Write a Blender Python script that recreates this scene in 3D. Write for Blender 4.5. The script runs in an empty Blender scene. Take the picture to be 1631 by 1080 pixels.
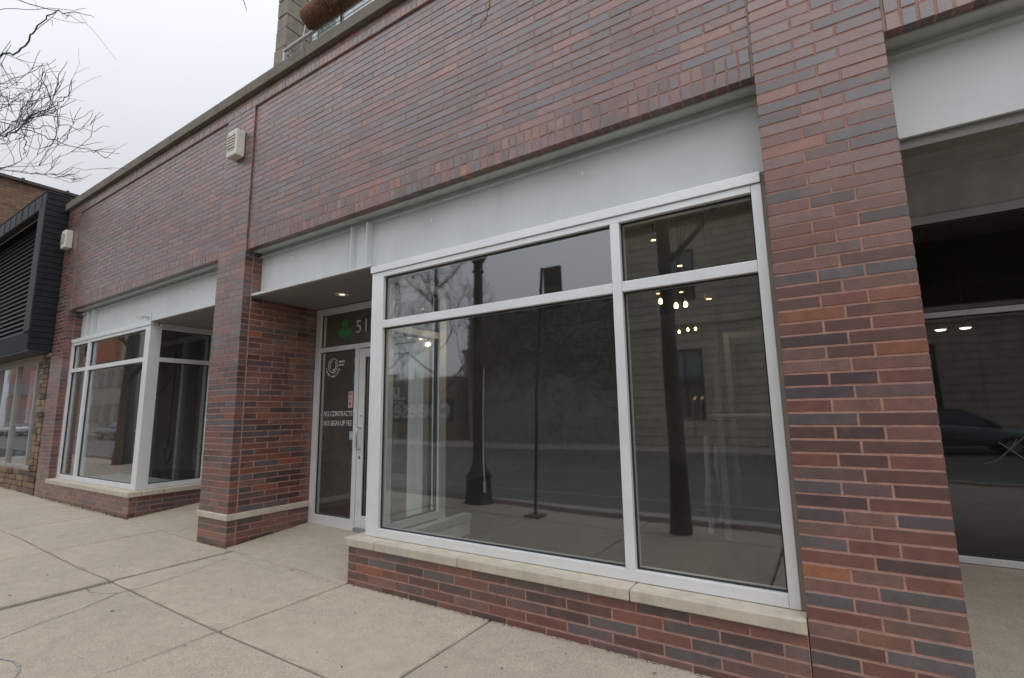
import bpy, bmesh, math, random
from mathutils import Vector, Matrix
random.seed(7)
S = bpy.context.scene
COL = S.collection

# ------------------------------------------------------------------ camera
cam_d = bpy.data.cameras.new('camera'); cam = bpy.data.objects.new('camera', cam_d); COL.objects.link(cam)
R0 = (0.842760765, 0.538072633, -0.01523598)
R1 = (-0.09332674, 0.11818084, -0.98859669)
R2 = (-0.53013622, 0.83457242, 0.14981474)
CP = (0.18462087, -2.98978733, 1.10217352)
cam.matrix_world = Matrix(((R0[0], -R1[0], -R2[0], CP[0]), (R0[1], -R1[1], -R2[1], CP[1]),
                           (R0[2], -R1[2], -R2[2], CP[2]), (0, 0, 0, 1)))
cam_d.sensor_width = 36; cam_d.lens = 781.4922 / 1631 * 36
cam_d.clip_start = 0.05; cam_d.clip_end = 1500
S.camera = cam

# ------------------------------------------------------------------ overcast sky and soft sun
SUN_EL, SUN_AZ = math.radians(52), math.radians(150)
W = bpy.data.worlds.new('World'); S.world = W; W.use_nodes = True
nt = W.node_tree; nt.nodes.clear()
wo = nt.nodes.new('ShaderNodeOutputWorld'); bg = nt.nodes.new('ShaderNodeBackground')
sky = nt.nodes.new('ShaderNodeTexSky'); sky.sky_type = 'NISHITA'; sky.sun_disc = False
sky.sun_elevation = SUN_EL; sky.sun_rotation = SUN_AZ; sky.dust_density = 4; sky.air_density = 1
hs = nt.nodes.new('ShaderNodeHueSaturation'); hs.inputs['Saturation'].default_value = 0.3
tc = nt.nodes.new('ShaderNodeTexCoord'); sx = nt.nodes.new('ShaderNodeSeparateXYZ')
mr = nt.nodes.new('ShaderNodeMapRange'); mr.inputs['From Min'].default_value = 0; mr.inputs['From Max'].default_value = 1
mr.inputs['To Min'].default_value = 0.86; mr.inputs['To Max'].default_value = 1.4
noi = nt.nodes.new('ShaderNodeTexNoise'); noi.inputs['Scale'].default_value = 1.3; noi.inputs['Detail'].default_value = 3
mr2 = nt.nodes.new('ShaderNodeMapRange'); mr2.inputs['To Min'].default_value = 0.93; mr2.inputs['To Max'].default_value = 1.07
mul = nt.nodes.new('ShaderNodeMath'); mul.operation = 'MULTIPLY'
cloud = nt.nodes.new('ShaderNodeVectorMath'); cloud.operation = 'SCALE'; cloud.inputs[0].default_value = (9.0, 9.25, 9.8)
mix = nt.nodes.new('ShaderNodeMixRGB'); mix.inputs[0].default_value = 0.86
L = nt.links.new
L(tc.outputs['Generated'], sx.inputs[0]); L(sx.outputs['Z'], mr.inputs['Value'])
L(tc.outputs['Generated'], noi.inputs['Vector']); L(noi.outputs['Fac'], mr2.inputs['Value'])
dp = nt.nodes.new('ShaderNodeVectorMath'); dp.operation = 'DOT_PRODUCT'; dp.inputs[1].default_value = (.33, -.55, .77)
mg = nt.nodes.new('ShaderNodeMapRange'); mg.inputs['From Min'].default_value = -.2; mg.inputs['To Min'].default_value = .94; mg.inputs['To Max'].default_value = 2.15
mu2 = nt.nodes.new('ShaderNodeMath'); mu2.operation = 'MULTIPLY'
L(tc.outputs['Generated'], dp.inputs[0]); L(dp.outputs['Value'], mg.inputs['Value']); L(mr.outputs[0], mu2.inputs[0]); L(mg.outputs[0], mu2.inputs[1])
L(mu2.outputs[0], mul.inputs[0]); L(mr2.outputs[0], mul.inputs[1]); L(mul.outputs[0], cloud.inputs['Scale'])
L(sky.outputs[0], hs.inputs['Color']); L(hs.outputs[0], mix.inputs[1]); L(cloud.outputs[0], mix.inputs[2])
L(mix.outputs[0], bg.inputs['Color']); bg.inputs['Strength'].default_value = 0.105
L(bg.outputs[0], wo.inputs[0])
sun_d = bpy.data.lights.new('sun', 'SUN'); sun_d.energy = 0.5; sun_d.angle = math.radians(40); sun_d.color = (1, .96, .9)
sun = bpy.data.objects.new('sun', sun_d); COL.objects.link(sun)
sd = Vector((0.45, -0.75, 1.05)).normalized()       # towards the sun, from the street side
sun.rotation_euler = sd.to_track_quat('Z', 'Y').to_euler()
S.view_settings.view_transform = 'Standard'; S.view_settings.look = 'None'
S.view_settings.exposure = -0.3; S.view_settings.gamma = 1; S.view_settings.use_curve_mapping = False
S.render.engine = 'CYCLES'
S.cycles.max_bounces = 10; S.cycles.transparent_max_bounces = 16

# ------------------------------------------------------------------ materials
MATS = {}
def new_mat(name):
    m = bpy.data.materials.new(name); m.use_nodes = True
    return m, m.node_tree, m.node_tree.nodes['Principled BSDF']
def mat(name, col, rough=.6, metal=0., var=.12, scale=6., bump=.0, bscale=80., spec=.5, emit=None, estr=0, grime=0.0, gcol=(.1, .09, .07), coat=0):
    if name in MATS: return MATS[name]
    m, t, p = new_mat(name)
    p.inputs['Roughness'].default_value = rough; p.inputs['Metallic'].default_value = metal
    p.inputs['Specular IOR Level'].default_value = spec
    if coat: p.inputs['Coat Weight'].default_value = coat
    c = t.nodes.new('ShaderNodeTexCoord')
    n = t.nodes.new('ShaderNodeTexNoise'); n.inputs['Scale'].default_value = scale; n.inputs['Detail'].default_value = 6
    t.links.new(c.outputs['Object'], n.inputs['Vector'])
    r = t.nodes.new('ShaderNodeMapRange'); r.inputs['From Min'].default_value = .3; r.inputs['From Max'].default_value = .7
    r.inputs['To Min'].default_value = 1 - var; r.inputs['To Max'].default_value = 1 + var
    t.links.new(n.outputs['Fac'], r.inputs['Value'])
    v = t.nodes.new('ShaderNodeVectorMath'); v.operation = 'SCALE'; v.inputs[0].default_value = col
    t.links.new(r.outputs[0], v.inputs['Scale'])
    out = v.outputs[0]
    if grime:
        n2 = t.nodes.new('ShaderNodeTexNoise'); n2.inputs['Scale'].default_value = scale * .6; n2.inputs['Detail'].default_value = 9
        n2.inputs['Roughness'].default_value = .7
        mp = t.nodes.new('ShaderNodeMapping'); mp.inputs['Scale'].default_value = (3, 3, .5); mp.inputs['Location'].default_value = (4, 2, 1)
        t.links.new(c.outputs['Object'], mp.inputs[0]); t.links.new(mp.outputs[0], n2.inputs['Vector'])
        r2 = t.nodes.new('ShaderNodeMapRange'); r2.inputs['From Min'].default_value = .5; r2.inputs['From Max'].default_value = .75
        r2.inputs['To Max'].default_value = grime; r2.clamp = True
        t.links.new(n2.outputs['Fac'], r2.inputs['Value'])
        mx = t.nodes.new('ShaderNodeMixRGB'); mx.inputs[2].default_value = (*gcol, 1)
        t.links.new(r2.outputs[0], mx.inputs[0]); t.links.new(out, mx.inputs[1]); out = mx.outputs[0]
    t.links.new(out, p.inputs['Base Color'])
    if bump:
        n3 = t.nodes.new('ShaderNodeTexNoise'); n3.inputs['Scale'].default_value = bscale; n3.inputs['Detail'].default_value = 5
        t.links.new(c.outputs['Object'], n3.inputs['Vector'])
        b = t.nodes.new('ShaderNodeBump'); b.inputs['Strength'].default_value = bump; b.inputs['Distance'].default_value = .004
        t.links.new(n3.outputs['Fac'], b.inputs['Height']); t.links.new(b.outputs[0], p.inputs['Normal'])
    if emit:
        p.inputs['Emission Color'].default_value = (*emit, 1); p.inputs['Emission Strength'].default_value = estr
    MATS[name] = m; return m

def brick_mat(name, from_object):
    m, t, p = new_mat(name)
    if from_object:
        src = t.nodes.new('ShaderNodeObjectInfo'); co = src.outputs['Color']
    else:
        src = t.nodes.new('ShaderNodeAttribute'); src.attribute_name = 'tone'; co = src.outputs['Color']
    g = t.nodes.new('ShaderNodeNewGeometry')
    n = t.nodes.new('ShaderNodeTexNoise'); n.inputs['Scale'].default_value = 14; n.inputs['Detail'].default_value = 5
    t.links.new(g.outputs['Position'], n.inputs['Vector'])
    r = t.nodes.new('ShaderNodeMapRange'); r.inputs['From Min'].default_value = .3; r.inputs['From Max'].default_value = .7
    r.inputs['To Min'].default_value = .78; r.inputs['To Max'].default_value = 1.22
    t.links.new(n.outputs['Fac'], r.inputs['Value'])
    v = t.nodes.new('ShaderNodeVectorMath'); v.operation = 'SCALE'
    t.links.new(co, v.inputs[0]); t.links.new(r.outputs[0], v.inputs['Scale'])
    # iron spots
    s = t.nodes.new('ShaderNodeTexNoise'); s.inputs['Scale'].default_value = 120; s.inputs['Detail'].default_value = 3
    t.links.new(g.outputs['Position'], s.inputs['Vector'])
    r2 = t.nodes.new('ShaderNodeMapRange'); r2.inputs['From Min'].default_value = .54; r2.inputs['From Max'].default_value = .68
    r2.inputs['To Max'].default_value = .75; t.links.new(s.outputs['Fac'], r2.inputs['Value'])
    mx = t.nodes.new('ShaderNodeMixRGB'); mx.inputs[2].default_value = (.035, .022, .022, 1)
    t.links.new(r2.outputs[0], mx.inputs[0]); t.links.new(v.outputs[0], mx.inputs[1])
    # kiln flashing: warm and dark clouds inside single bricks
    n6 = t.nodes.new('ShaderNodeTexNoise'); n6.inputs['Scale'].default_value = 5.5; n6.inputs['Detail'].default_value = 3
    t.links.new(g.outputs['Position'], n6.inputs['Vector'])
    r6 = t.nodes.new('ShaderNodeMapRange'); r6.inputs['From Min'].default_value = .58; r6.inputs['From Max'].default_value = .72; r6.inputs['To Max'].default_value = .45
    t.links.new(n6.outputs['Fac'], r6.inputs['Value'])
    m6 = t.nodes.new('ShaderNodeMixRGB'); m6.inputs[2].default_value = (.23, .085, .045, 1)
    t.links.new(r6.outputs[0], m6.inputs[0]); t.links.new(mx.outputs[0], m6.inputs[1]); mx = m6
    # pale bloom patches
    n4 = t.nodes.new('ShaderNodeTexNoise'); n4.inputs['Scale'].default_value = 1.1; n4.inputs['Detail'].default_value = 7
    t.links.new(g.outputs['Position'], n4.inputs['Vector'])
    r4 = t.nodes.new('ShaderNodeMapRange'); r4.inputs['From Min'].default_value = .45; r4.inputs['From Max'].default_value = .75
    r4.inputs['To Max'].default_value = .18; t.links.new(n4.outputs['Fac'], r4.inputs['Value'])
    m4 = t.nodes.new('ShaderNodeMixRGB'); m4.inputs[2].default_value = (.17, .115, .11, 1)
    t.links.new(r4.outputs[0], m4.inputs[0]); t.links.new(mx.outputs[0], m4.inputs[1])
    t.links.new(m4.outputs[0], p.inputs['Base Color'])
    n5 = t.nodes.new('ShaderNodeTexNoise'); n5.inputs['Scale'].default_value = 60
    t.links.new(g.outputs['Position'], n5.inputs['Vector'])
    r5 = t.nodes.new('ShaderNodeMapRange'); r5.inputs['To Min'].default_value = .24; r5.inputs['To Max'].default_value = .52
    t.links.new(n5.outputs['Fac'], r5.inputs['Value']); t.links.new(r5.outputs[0], p.inputs['Roughness'])
    b = t.nodes.new('ShaderNodeBump'); b.inputs['Strength'].default_value = .35; b.inputs['Distance'].default_value = .003
    t.links.new(s.outputs['Fac'], b.inputs['Height']); t.links.new(b.outputs[0], p.inputs['Normal'])
    p.inputs['Specular IOR Level'].default_value = .7; p.inputs['Coat Weight'].default_value = .85; p.inputs['Coat Roughness'].default_value = .34; p.inputs['Coat IOR'].default_value = 1.6
    MATS[name] = m; return m
BR_O = brick_mat('brick_single', True); BR_J = brick_mat('brick_joined', False)

def glass_mat(name, tint, base=.185, gain=.85, film=.02):
    m = bpy.data.materials.new(name); m.use_nodes = True; t = m.node_tree; t.nodes.clear()
    o = t.nodes.new('ShaderNodeOutputMaterial'); ms = t.nodes.new('ShaderNodeMixShader')
    tr = t.nodes.new('ShaderNodeBsdfTransparent'); tr.inputs[0].default_value = (*tint, 1)
    gl = t.nodes.new('ShaderNodeBsdfGlossy'); gl.inputs['Roughness'].default_value = 0.03; gl.inputs['Color'].default_value = (.93, .97, 1, 1)
    lw = t.nodes.new('ShaderNodeLayerWeight'); lw.inputs['Blend'].default_value = .5
    pw = t.nodes.new('ShaderNodeMath'); pw.operation = 'POWER'; pw.inputs[1].default_value = 4.2
    ma = t.nodes.new('ShaderNodeMath'); ma.operation = 'MULTIPLY_ADD'; ma.inputs[1].default_value = gain; ma.inputs[2].default_value = base; ma.use_clamp = True
    g = t.nodes.new('ShaderNodeNewGeometry'); n = t.nodes.new('ShaderNodeTexNoise'); n.inputs['Scale'].default_value = 1.7; n.inputs['Detail'].default_value = 1
    b = t.nodes.new('ShaderNodeBump'); b.inputs['Strength'].default_value = .10; b.inputs['Distance'].default_value = .01
    t.links.new(g.outputs['Position'], n.inputs['Vector']); t.links.new(n.outputs['Fac'], b.inputs['Height']); t.links.new(b.outputs[0], gl.inputs['Normal'])
    t.links.new(lw.outputs['Facing'], pw.inputs[0]); t.links.new(pw.outputs[0], ma.inputs[0]); t.links.new(ma.outputs[0], ms.inputs[0])
    df = t.nodes.new('ShaderNodeBsdfDiffuse'); df.inputs[0].default_value = (.62, .62, .58, 1); md = t.nodes.new('ShaderNodeMixShader')
    nd = t.nodes.new('ShaderNodeTexNoise'); nd.inputs['Scale'].default_value = 2.2; nd.inputs['Detail'].default_value = 9; nd.inputs['Roughness'].default_value = .7
    rd = t.nodes.new('ShaderNodeMapRange'); rd.inputs['From Min'].default_value = .35; rd.inputs['From Max'].default_value = .7; rd.inputs['To Min'].default_value = film * .55; rd.inputs['To Max'].default_value = film * 1.5
    t.links.new(g.outputs['Position'], nd.inputs['Vector']); t.links.new(nd.outputs['Fac'], rd.inputs['Value'])
    t.links.new(tr.outputs[0], ms.inputs[1]); t.links.new(gl.outputs[0], ms.inputs[2])
    t.links.new(rd.outputs[0], md.inputs[0]); t.links.new(ms.outputs[0], md.inputs[1]); t.links.new(df.outputs[0], md.inputs[2]); t.links.new(md.outputs[0], o.inputs[0])
    MATS[name] = m; return m
GLASS = glass_mat('window_glass', (.80, .84, .83)); GLASSD = glass_mat('tinted_glass', (.6, .62, .62), base=.10, film=.014)

def concrete_mat(name, col, crackle=True):
    m, t, p = new_mat(name)
    g = t.nodes.new('ShaderNodeNewGeometry'); oi = t.nodes.new('ShaderNodeObjectInfo')
    def noise(sc, det, a, b_, lo, hi):
        n = t.nodes.new('ShaderNodeTexNoise'); n.inputs['Scale'].default_value = sc; n.inputs['Detail'].default_value = det
        t.links.new(g.outputs['Position'], n.inputs['Vector'])
        r = t.nodes.new('ShaderNodeMapRange'); r.inputs['From Min'].default_value = a; r.inputs['From Max'].default_value = b_
        r.inputs['To Min'].default_value = lo; r.inputs['To Max'].default_value = hi
        t.links.new(n.outputs['Fac'], r.inputs['Value']); return n, r.outputs[0]
    _, a1 = noise(1.3, 6, .3, .7, .94, 1.05)
    _, a2 = noise(9, 8, .3, .7, .93, 1.07)
    n3, a3 = noise(160, 3, .35, .65, .76, 1.24)
    _, a4 = noise(420, 1, .62, .78, 1.0, 1.5)
    _, a5 = noise(34, 2, .66, .74, 1.0, .72)
    r6 = t.nodes.new('ShaderNodeMapRange'); r6.inputs['To Min'].default_value = .93; r6.inputs['To Max'].default_value = 1.07
    t.links.new(oi.outputs['Random'], r6.inputs['Value'])
    def mm(x, y):
        q = t.nodes.new('ShaderNodeMath'); q.operation = 'MULTIPLY'; t.links.new(x, q.inputs[0]); t.links.new(y, q.inputs[1]); return q.outputs[0]
    f = mm(mm(mm(a1, a2), mm(a3, a4)), mm(a5, r6.outputs[0]))
    v = t.nodes.new('ShaderNodeVectorMath'); v.operation = 'SCALE'; v.inputs[0].default_value = col
    t.links.new(f, v.inputs['Scale'])
    t.links.new(v.outputs[0], p.inputs['Base Color']); p.inputs['Roughness'].default_value = .9
    b = t.nodes.new('ShaderNodeBump'); b.inputs['Strength'].default_value = .5; b.inputs['Distance'].default_value = .004
    t.links.new(n3.outputs['Fac'], b.inputs['Height']); t.links.new(b.outputs[0], p.inputs['Normal'])
    MATS[name] = m; return m
CONC = concrete_mat('sidewalk_concrete', (.40, .347, .272))
MORT = mat('mortar', (.34, .19, .15), .9, var=.2, scale=20, bump=.4, bscale=150)
JOINT = mat('joint_dirt', (.04, .03, .022), .95, var=.3, scale=20)
SILL = mat('limestone_sill', (.47, .42, .34), .8, var=.10, scale=10, bump=.4, bscale=120, grime=.35, gcol=(.20, .17, .12))
ALU = mat('aluminium', (.74, .755, .77), .40, metal=.3, var=.04, scale=4)
ALUD = mat('aluminium_reveal', (.30, .31, .31), .5, metal=.3, var=.05)
GASK = mat('gasket', (.02, .02, .02), .6)
FASC = mat('fascia_paint', (.57, .60, .60), .55, var=.06, scale=2.2, grime=.16, gcol=(.26, .28, .25))
FASD = mat('lintel_paint', (.45, .49, .475), .6, var=.08, scale=5, grime=.22, gcol=(.2, .2, .15))
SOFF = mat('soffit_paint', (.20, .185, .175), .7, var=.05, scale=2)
COPE = mat('coping_stone', (.165, .142, .115), .85, var=.15, scale=5, bump=.4, grime=.5, gcol=(.10, .09, .075))
SEAL = mat('sealant', (.24, .20, .16), .7)
WHITE = mat('white_vinyl', (.55, .58, .56), .5)
BLACK = mat('black_plastic', (.02, .02, .022), .5)
DARKM = mat('dark_paint', (.045, .05, .055), .5, var=.1)

# ------------------------------------------------------------------ helpers
def meta(o, label=None, cat=None, group=None, kind=None):
    if label: o['label'] = label
    if cat: o['category'] = cat
    if group: o['group'] = group
    if kind: o['kind'] = kind
    return o
def empty(name, loc=(0, 0, 0), **k):
    o = bpy.data.objects.new(name, None); COL.objects.link(o); o.location = loc; o.empty_display_size = .2
    return meta(o, **k)
def place(o, parent):
    if parent is not None:
        o.parent = parent
        M = Matrix.Identity(4); q = parent
        M = parent.matrix_basis.copy(); q = parent.parent
        while q is not None: M = q.matrix_basis @ M; q = q.parent
        # keep world coordinates given to the mesh: children of things placed at a location are offset
        o.matrix_basis = M.inverted() @ o.matrix_basis
    return o
class MB:
    def __init__(s): s.v = []; s.f = []; s.c = []
    def box(s, x0, x1, y0, y1, z0, z1, tone=None):
        b = len(s.v)
        s.v += [(x0, y0, z0), (x1, y0, z0), (x1, y1, z0), (x0, y1, z0), (x0, y0, z1), (x1, y0, z1), (x1, y1, z1), (x0, y1, z1)]
        q = [(0, 3, 2, 1), (4, 5, 6, 7), (0, 1, 5, 4), (1, 2, 6, 5), (2, 3, 7, 6), (3, 0, 4, 7)]
        s.f += [tuple(b + i for i in k) for k in q]; s.c += [tone] * 6; return s
    def poly(s, pts, faces, tone=None):
        b = len(s.v); s.v += [tuple(p) for p in pts]; s.f += [tuple(b + i for i in k) for k in faces]; s.c += [tone] * len(faces); return s
    def tube(s, pts, rad, n=6, tone=None, cap=True):
        pts = [Vector(p) for p in pts]
        if not hasattr(rad, '__len__'): rad = [rad] * len(pts)
        b = len(s.v)
        for i, p in enumerate(pts):
            d = (pts[min(i + 1, len(pts) - 1)] - pts[max(i - 1, 0)])
            if d.length < 1e-9: d = Vector((0, 0, 1))
            d.normalize(); a = d.orthogonal().normalized() if abs(d.z) > .99 else d.cross(Vector((0, 0, 1))).normalized(); c = d.cross(a)
            for k in range(n):
                t = 2 * math.pi * k / n; s.v.append(tuple(p + rad[i] * (a * math.cos(t) + c * math.sin(t))))
        for i in range(len(pts) - 1):
            for k in range(n):
                s.f.append((b + i * n + k, b + i * n + (k + 1) % n, b + (i + 1) * n + (k + 1) % n, b + (i + 1) * n + k)); s.c.append(tone)
        if cap:
            s.f.append(tuple(b + k for k in reversed(range(n)))); s.c.append(tone)
            s.f.append(tuple(b + (len(pts) - 1) * n + k for k in range(n))); s.c.append(tone)
        return s
    def lathe(s, prof, cx, cy, n=16, flute=0):
        b = len(s.v)
        for (r, z) in prof:
            for k in range(n):
                t = 2 * math.pi * k / n; rr = r * (1 - (flute if k % 2 else 0)); s.v.append((cx + rr * math.cos(t), cy + rr * math.sin(t), z))
        for i in range(len(prof) - 1):
            for k in range(n):
                s.f.append((b + i * n + k, b + i * n + (k + 1) % n, b + (i + 1) * n + (k + 1) % n, b + (i + 1) * n + k)); s.c.append(None)
        s.f.append(tuple(b + k for k in reversed(range(n)))); s.c.append(None)
        s.f.append(tuple(b + (len(prof) - 1) * n + k for k in range(n))); s.c.append(None); return s
    def build(s, name, m, parent=None, bevel=0, smooth=False, kind=None, **k):
        me = bpy.data.meshes.new(name); me.from_pydata(s.v, [], s.f)
        if any(c is not None for c in s.c):
            a = me.color_attributes.new('tone', 'FLOAT_COLOR', 'CORNER'); i = 0
            buf = []
            for f, c in zip(s.f, s.c): buf += list((*(c or (1, 1, 1)), 1)) * len(f)
            a.data.foreach_set('color', buf)
        me.materials.append(m); me.validate(); me.update()
        if smooth: me.polygons.foreach_set('use_smooth', [True] * len(me.polygons))
        o = bpy.data.objects.new(name, me); COL.objects.link(o)
        if bevel:
            md = o.modifiers.new('bevel', 'BEVEL'); md.width = bevel; md.segments = 2; md.limit_method = 'ANGLE'
        place(o, parent); meta(o, kind=kind, **k); return o
def box(name, x0, x1, y0, y1, z0, z1, m, parent=None, bevel=0, **k):
    return MB().box(min(x0, x1), max(x0, x1), min(y0, y1), max(y0, y1), min(z0, z1), max(z0, z1)).build(name, m, parent, bevel, **k)
def text_mesh(name, body, size, m, parent, loc, rot=(math.pi / 2, 0, 0), ext=.0006, bold=0, align='LEFT', **k):
    c = bpy.data.curves.new(name, 'FONT'); c.body = body; c.size = size; c.extrude = ext; c.offset = bold; c.align_x = align
    tmp = bpy.data.objects.new(name, c); COL.objects.link(tmp)
    dg = bpy.context.evaluated_depsgraph_get(); me = bpy.data.meshes.new_from_object(tmp.evaluated_get(dg))
    COL.objects.unlink(tmp); bpy.data.objects.remove(tmp)
    me.materials.clear(); me.materials.append(m); me.name = name
    o = bpy.data.objects.new(name, me); COL.objects.link(o); o.location = loc; o.rotation_euler = rot
    bpy.context.view_layer.update(); place(o, parent); meta(o, **k); return o

def fit(o, w, h):
    xs = [v.co.x for v in o.data.vertices]; ys = [v.co.y for v in o.data.vertices]
    o.scale = (w / (max(xs) - min(xs)), h / (max(ys) - min(ys)), 1); return o

# ------------------------------------------------------------------ ground
C = .0677
def Z(n): return C * (43.5 - n)
KN = [(-40, -.12), (-16, -.16), (-11, -.196), (-7.86, -.215), (-6, -.272), (-5.36, -.272), (-3.42, -.314), (40, -.34)]
def gz(x, y=0.):
    for (a, za), (b, zb) in zip(KN, KN[1:]):
        if x <= b: z = za + (zb - za) * max(0, (x - a)) / (b - a); break
    else: z = KN[-1][1]
    return z + (.006 * y if y < 0 else (.085 * min(y, 1) if x < -3 else .016 * y))
walk = empty('sidewalk', kind='structure')
# bedding seen in the joints
mb = MB(); xs = [-40, -16, -11, -7.86, -6, -5.36, -3.42, 12, 40]
for a, b in zip(xs, xs[1:]):
    mb.poly([(a, -4.0, gz(a, -4) - .035), (b, -4.0, gz(b, -4) - .035), (b, 0.3, gz(b, 0) - .035), (a, 0.3, gz(a, 0) - .035)], [(0, 1, 2, 3)])
mb.build('joint_bed', JOINT, walk)
def slab(x0, x1, y0, y1, gap=.010, gl=None, nx=None, yl=None):
    gl = gap if gl is None else gl
    a, b, c, d = x0 + gl, x1 - gap, y0 + gap, y1 - gap
    if yl is not None: d = y1 - yl
    nx = nx or max(2, int((b - a) / .12)); ny = max(2, int((d - c) / .12)); t = random.uniform(-.002, .002)
    top = []; bv = .007
    P = []; F = []
    U = [a] + [a + bv] + [a + bv + (b - a - 2 * bv) * i / nx for i in range(1, nx)] + [b - bv, b]
    V = [c] + [c + bv] + [c + bv + (d - c - 2 * bv) * i / ny for i in range(1, ny)] + [d - bv, d]
    for j, y in enumerate(V):
        for i, x in enumerate(U):
            edge = i in (0, len(U) - 1) or j in (0, len(V) - 1)
            ex = random.uniform(-.0035, .0035) if i in (0, len(U) - 1) else 0
            ey = random.uniform(-.0035, .0035) if j in (0, len(V) - 1) else 0
            P.append((x + ex, y + ey, gz(x, y) + t - (.006 + random.uniform(0, .005) if edge else 0)))
    n = len(U)
    for j in range(len(V) - 1):
        for i in range(n - 1): F.append((j * n + i, j * n + i + 1, (j + 1) * n + i + 1, (j + 1) * n + i))
    # skirt
    per = [i for i in range(n)] + [j * n + n - 1 for j in range(1, len(V))] + [(len(V) - 1) * n + i for i in range(n - 2, -1, -1)] + [j * n for j in range(len(V) - 2, 0, -1)]
    base = len(P); P += [(P[i][0], P[i][1], P[i][2] - .09) for i in per]
    m_ = len(per)
    for q in range(m_): F.append((per[q], base + q, base + (q + 1) % m_, per[(q + 1) % m_]))
    return MB().poly(P, F).build('paving_slab', CONC, walk)
XS = [-24.8, -23.2, -21.6, -20, -18.4, -16.8, -15.1, -13.4, -11.75, -10.1, -8.45, -6.83, -5.22, -3.42, -1.93, -.35, 1.25, 2.85, 4.45, 6.05]
YS = [-2.75, -1.05, -.07]
for a, b in zip(XS, XS[1:]):
    wide = abs(a + 5.22) < .01
    slab(a, b, -1.06, .02 if not (-7.9 < (a + b) / 2 < -5.9 or -5.4 < (a + b) / 2 < -3.4) else -.008, gl=.05 if wide else None)
    slab(a, b, -2.75, -1.06, gl=.075 if wide else None)
    slab(a, b, -3.7, -2.75)
slab(-7.86, -5.99, -.008, 1.1); slab(-5.38, -3.43, -.008, 1.1)
slab(.62, 3.2, .02, 3.05)
box('kerb', -60, 60, -3.98, -3.72, -.75, -.335, mat('kerb_concrete', (.34, .32, .28), .9, var=.12), None, kind='structure')
# cracks and a faded paint ring on the slabs
def ribbon(pts, w, h=.0015, seed=0, wob=.004, sub=6):
    rr = random.Random(seed); Q = []
    for a, b in zip(pts, pts[1:]):
        for i in range(sub): Q.append([a[0] + (b[0] - a[0]) * i / sub + rr.uniform(-wob, wob), a[1] + (b[1] - a[1]) * i / sub + rr.uniform(-wob, wob)])
    Q.append(list(pts[-1])); P = []; F = []
    for i, q in enumerate(Q):
        p0 = Q[max(0, i - 1)]; p1 = Q[min(len(Q) - 1, i + 1)]; d = Vector((p1[0] - p0[0], p1[1] - p0[1])).normalized()
        ww = w * rr.uniform(.5, 1.3) / 2
        for s_ in (-1, 1):
            x = q[0] - d.y * ww * s_; y = q[1] + d.x * ww * s_; P.append((x, y, gz(x, y) + h))
    for i in range(len(Q) - 1): F.append((2 * i, 2 * i + 1, 2 * i + 3, 2 * i + 2))
    return P, F
cr = MB()
for pts, w, sd_ in (([(-4.98, -.22), (-4.86, -.55), (-4.78, -.95), (-4.80, -1.15), (-4.66, -1.42), (-4.60, -1.66), (-4.5, -1.88), (-4.45, -2.4)], .005, 3),
                   ([(-4.98, -.22), (-4.6, -.16), (-4.3, -.10)], .003, 4),
                   ([(-4.80, -1.15), (-4.9, -1.22), (-5.02, -1.26), (-5.16, -1.25)], .004, 5)):
    P, F = ribbon(pts, w, .0035, sd_, .007); cr.poly(P, F)
cr.build('slab_crack', JOINT, walk)
for (x, y, q_) in ((-4.1, -.62, .014), (-2.85, -.40, .010), (-2.3, -.95, .012), (-5.9, -1.3, .018), (-3.5, -1.55, .008), (-6.6, -.6, .012), (-1.5, -.5, .011), (-2.9, -.12, .009), (-7.4, -1.4, .02), (-4.3, -1.2, .007)):
    z_ = gz(x, y) + .004; MB().poly([(x - q_, y, z_), (x - q_ * .2, y - q_ * .6, z_ + .004), (x + q_ * 1.1, y + q_ * .1, z_ + .001), (x + q_ * .1, y + q_ * .5, z_ + .003)], [(0, 1, 2, 3)]).build('dry_leaf_scrap', mat('dry_leaf', (.10, .06, .035), .9), walk)
gm = MB(); rgm = random.Random(19)
for _ in range(60):
    x, y, q_ = rgm.uniform(-12, 0), rgm.uniform(-2.6, -.1), rgm.uniform(.006, .016); z_ = gz(x, y) + .0032
    gm.poly([(x + q_ * math.cos(k_) * rgm.uniform(.7, 1.2), y + q_ * math.sin(k_) * rgm.uniform(.7, 1.2), z_) for k_ in [i_ * .785 for i_ in range(8)]], [tuple(range(8))])
gm.build('gum_spots', mat('old_gum', (.20, .175, .14), .9), walk, kind='stuff')
RING = mat('faded_blue_grey_paint', (.29, .275, .27), .9, var=.2, scale=30)
rm = MB(); ring = [(-3.98 + .30 * math.cos(t), -2.16 + .24 * math.sin(t)) for t in [i * math.pi / 14 - .3 for i in range(25)]]
P, F = ribbon(ring, .012, .004, 9, .003, 3); rm.poly(P, F); rm.build('painted_ring', RING, walk)
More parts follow.
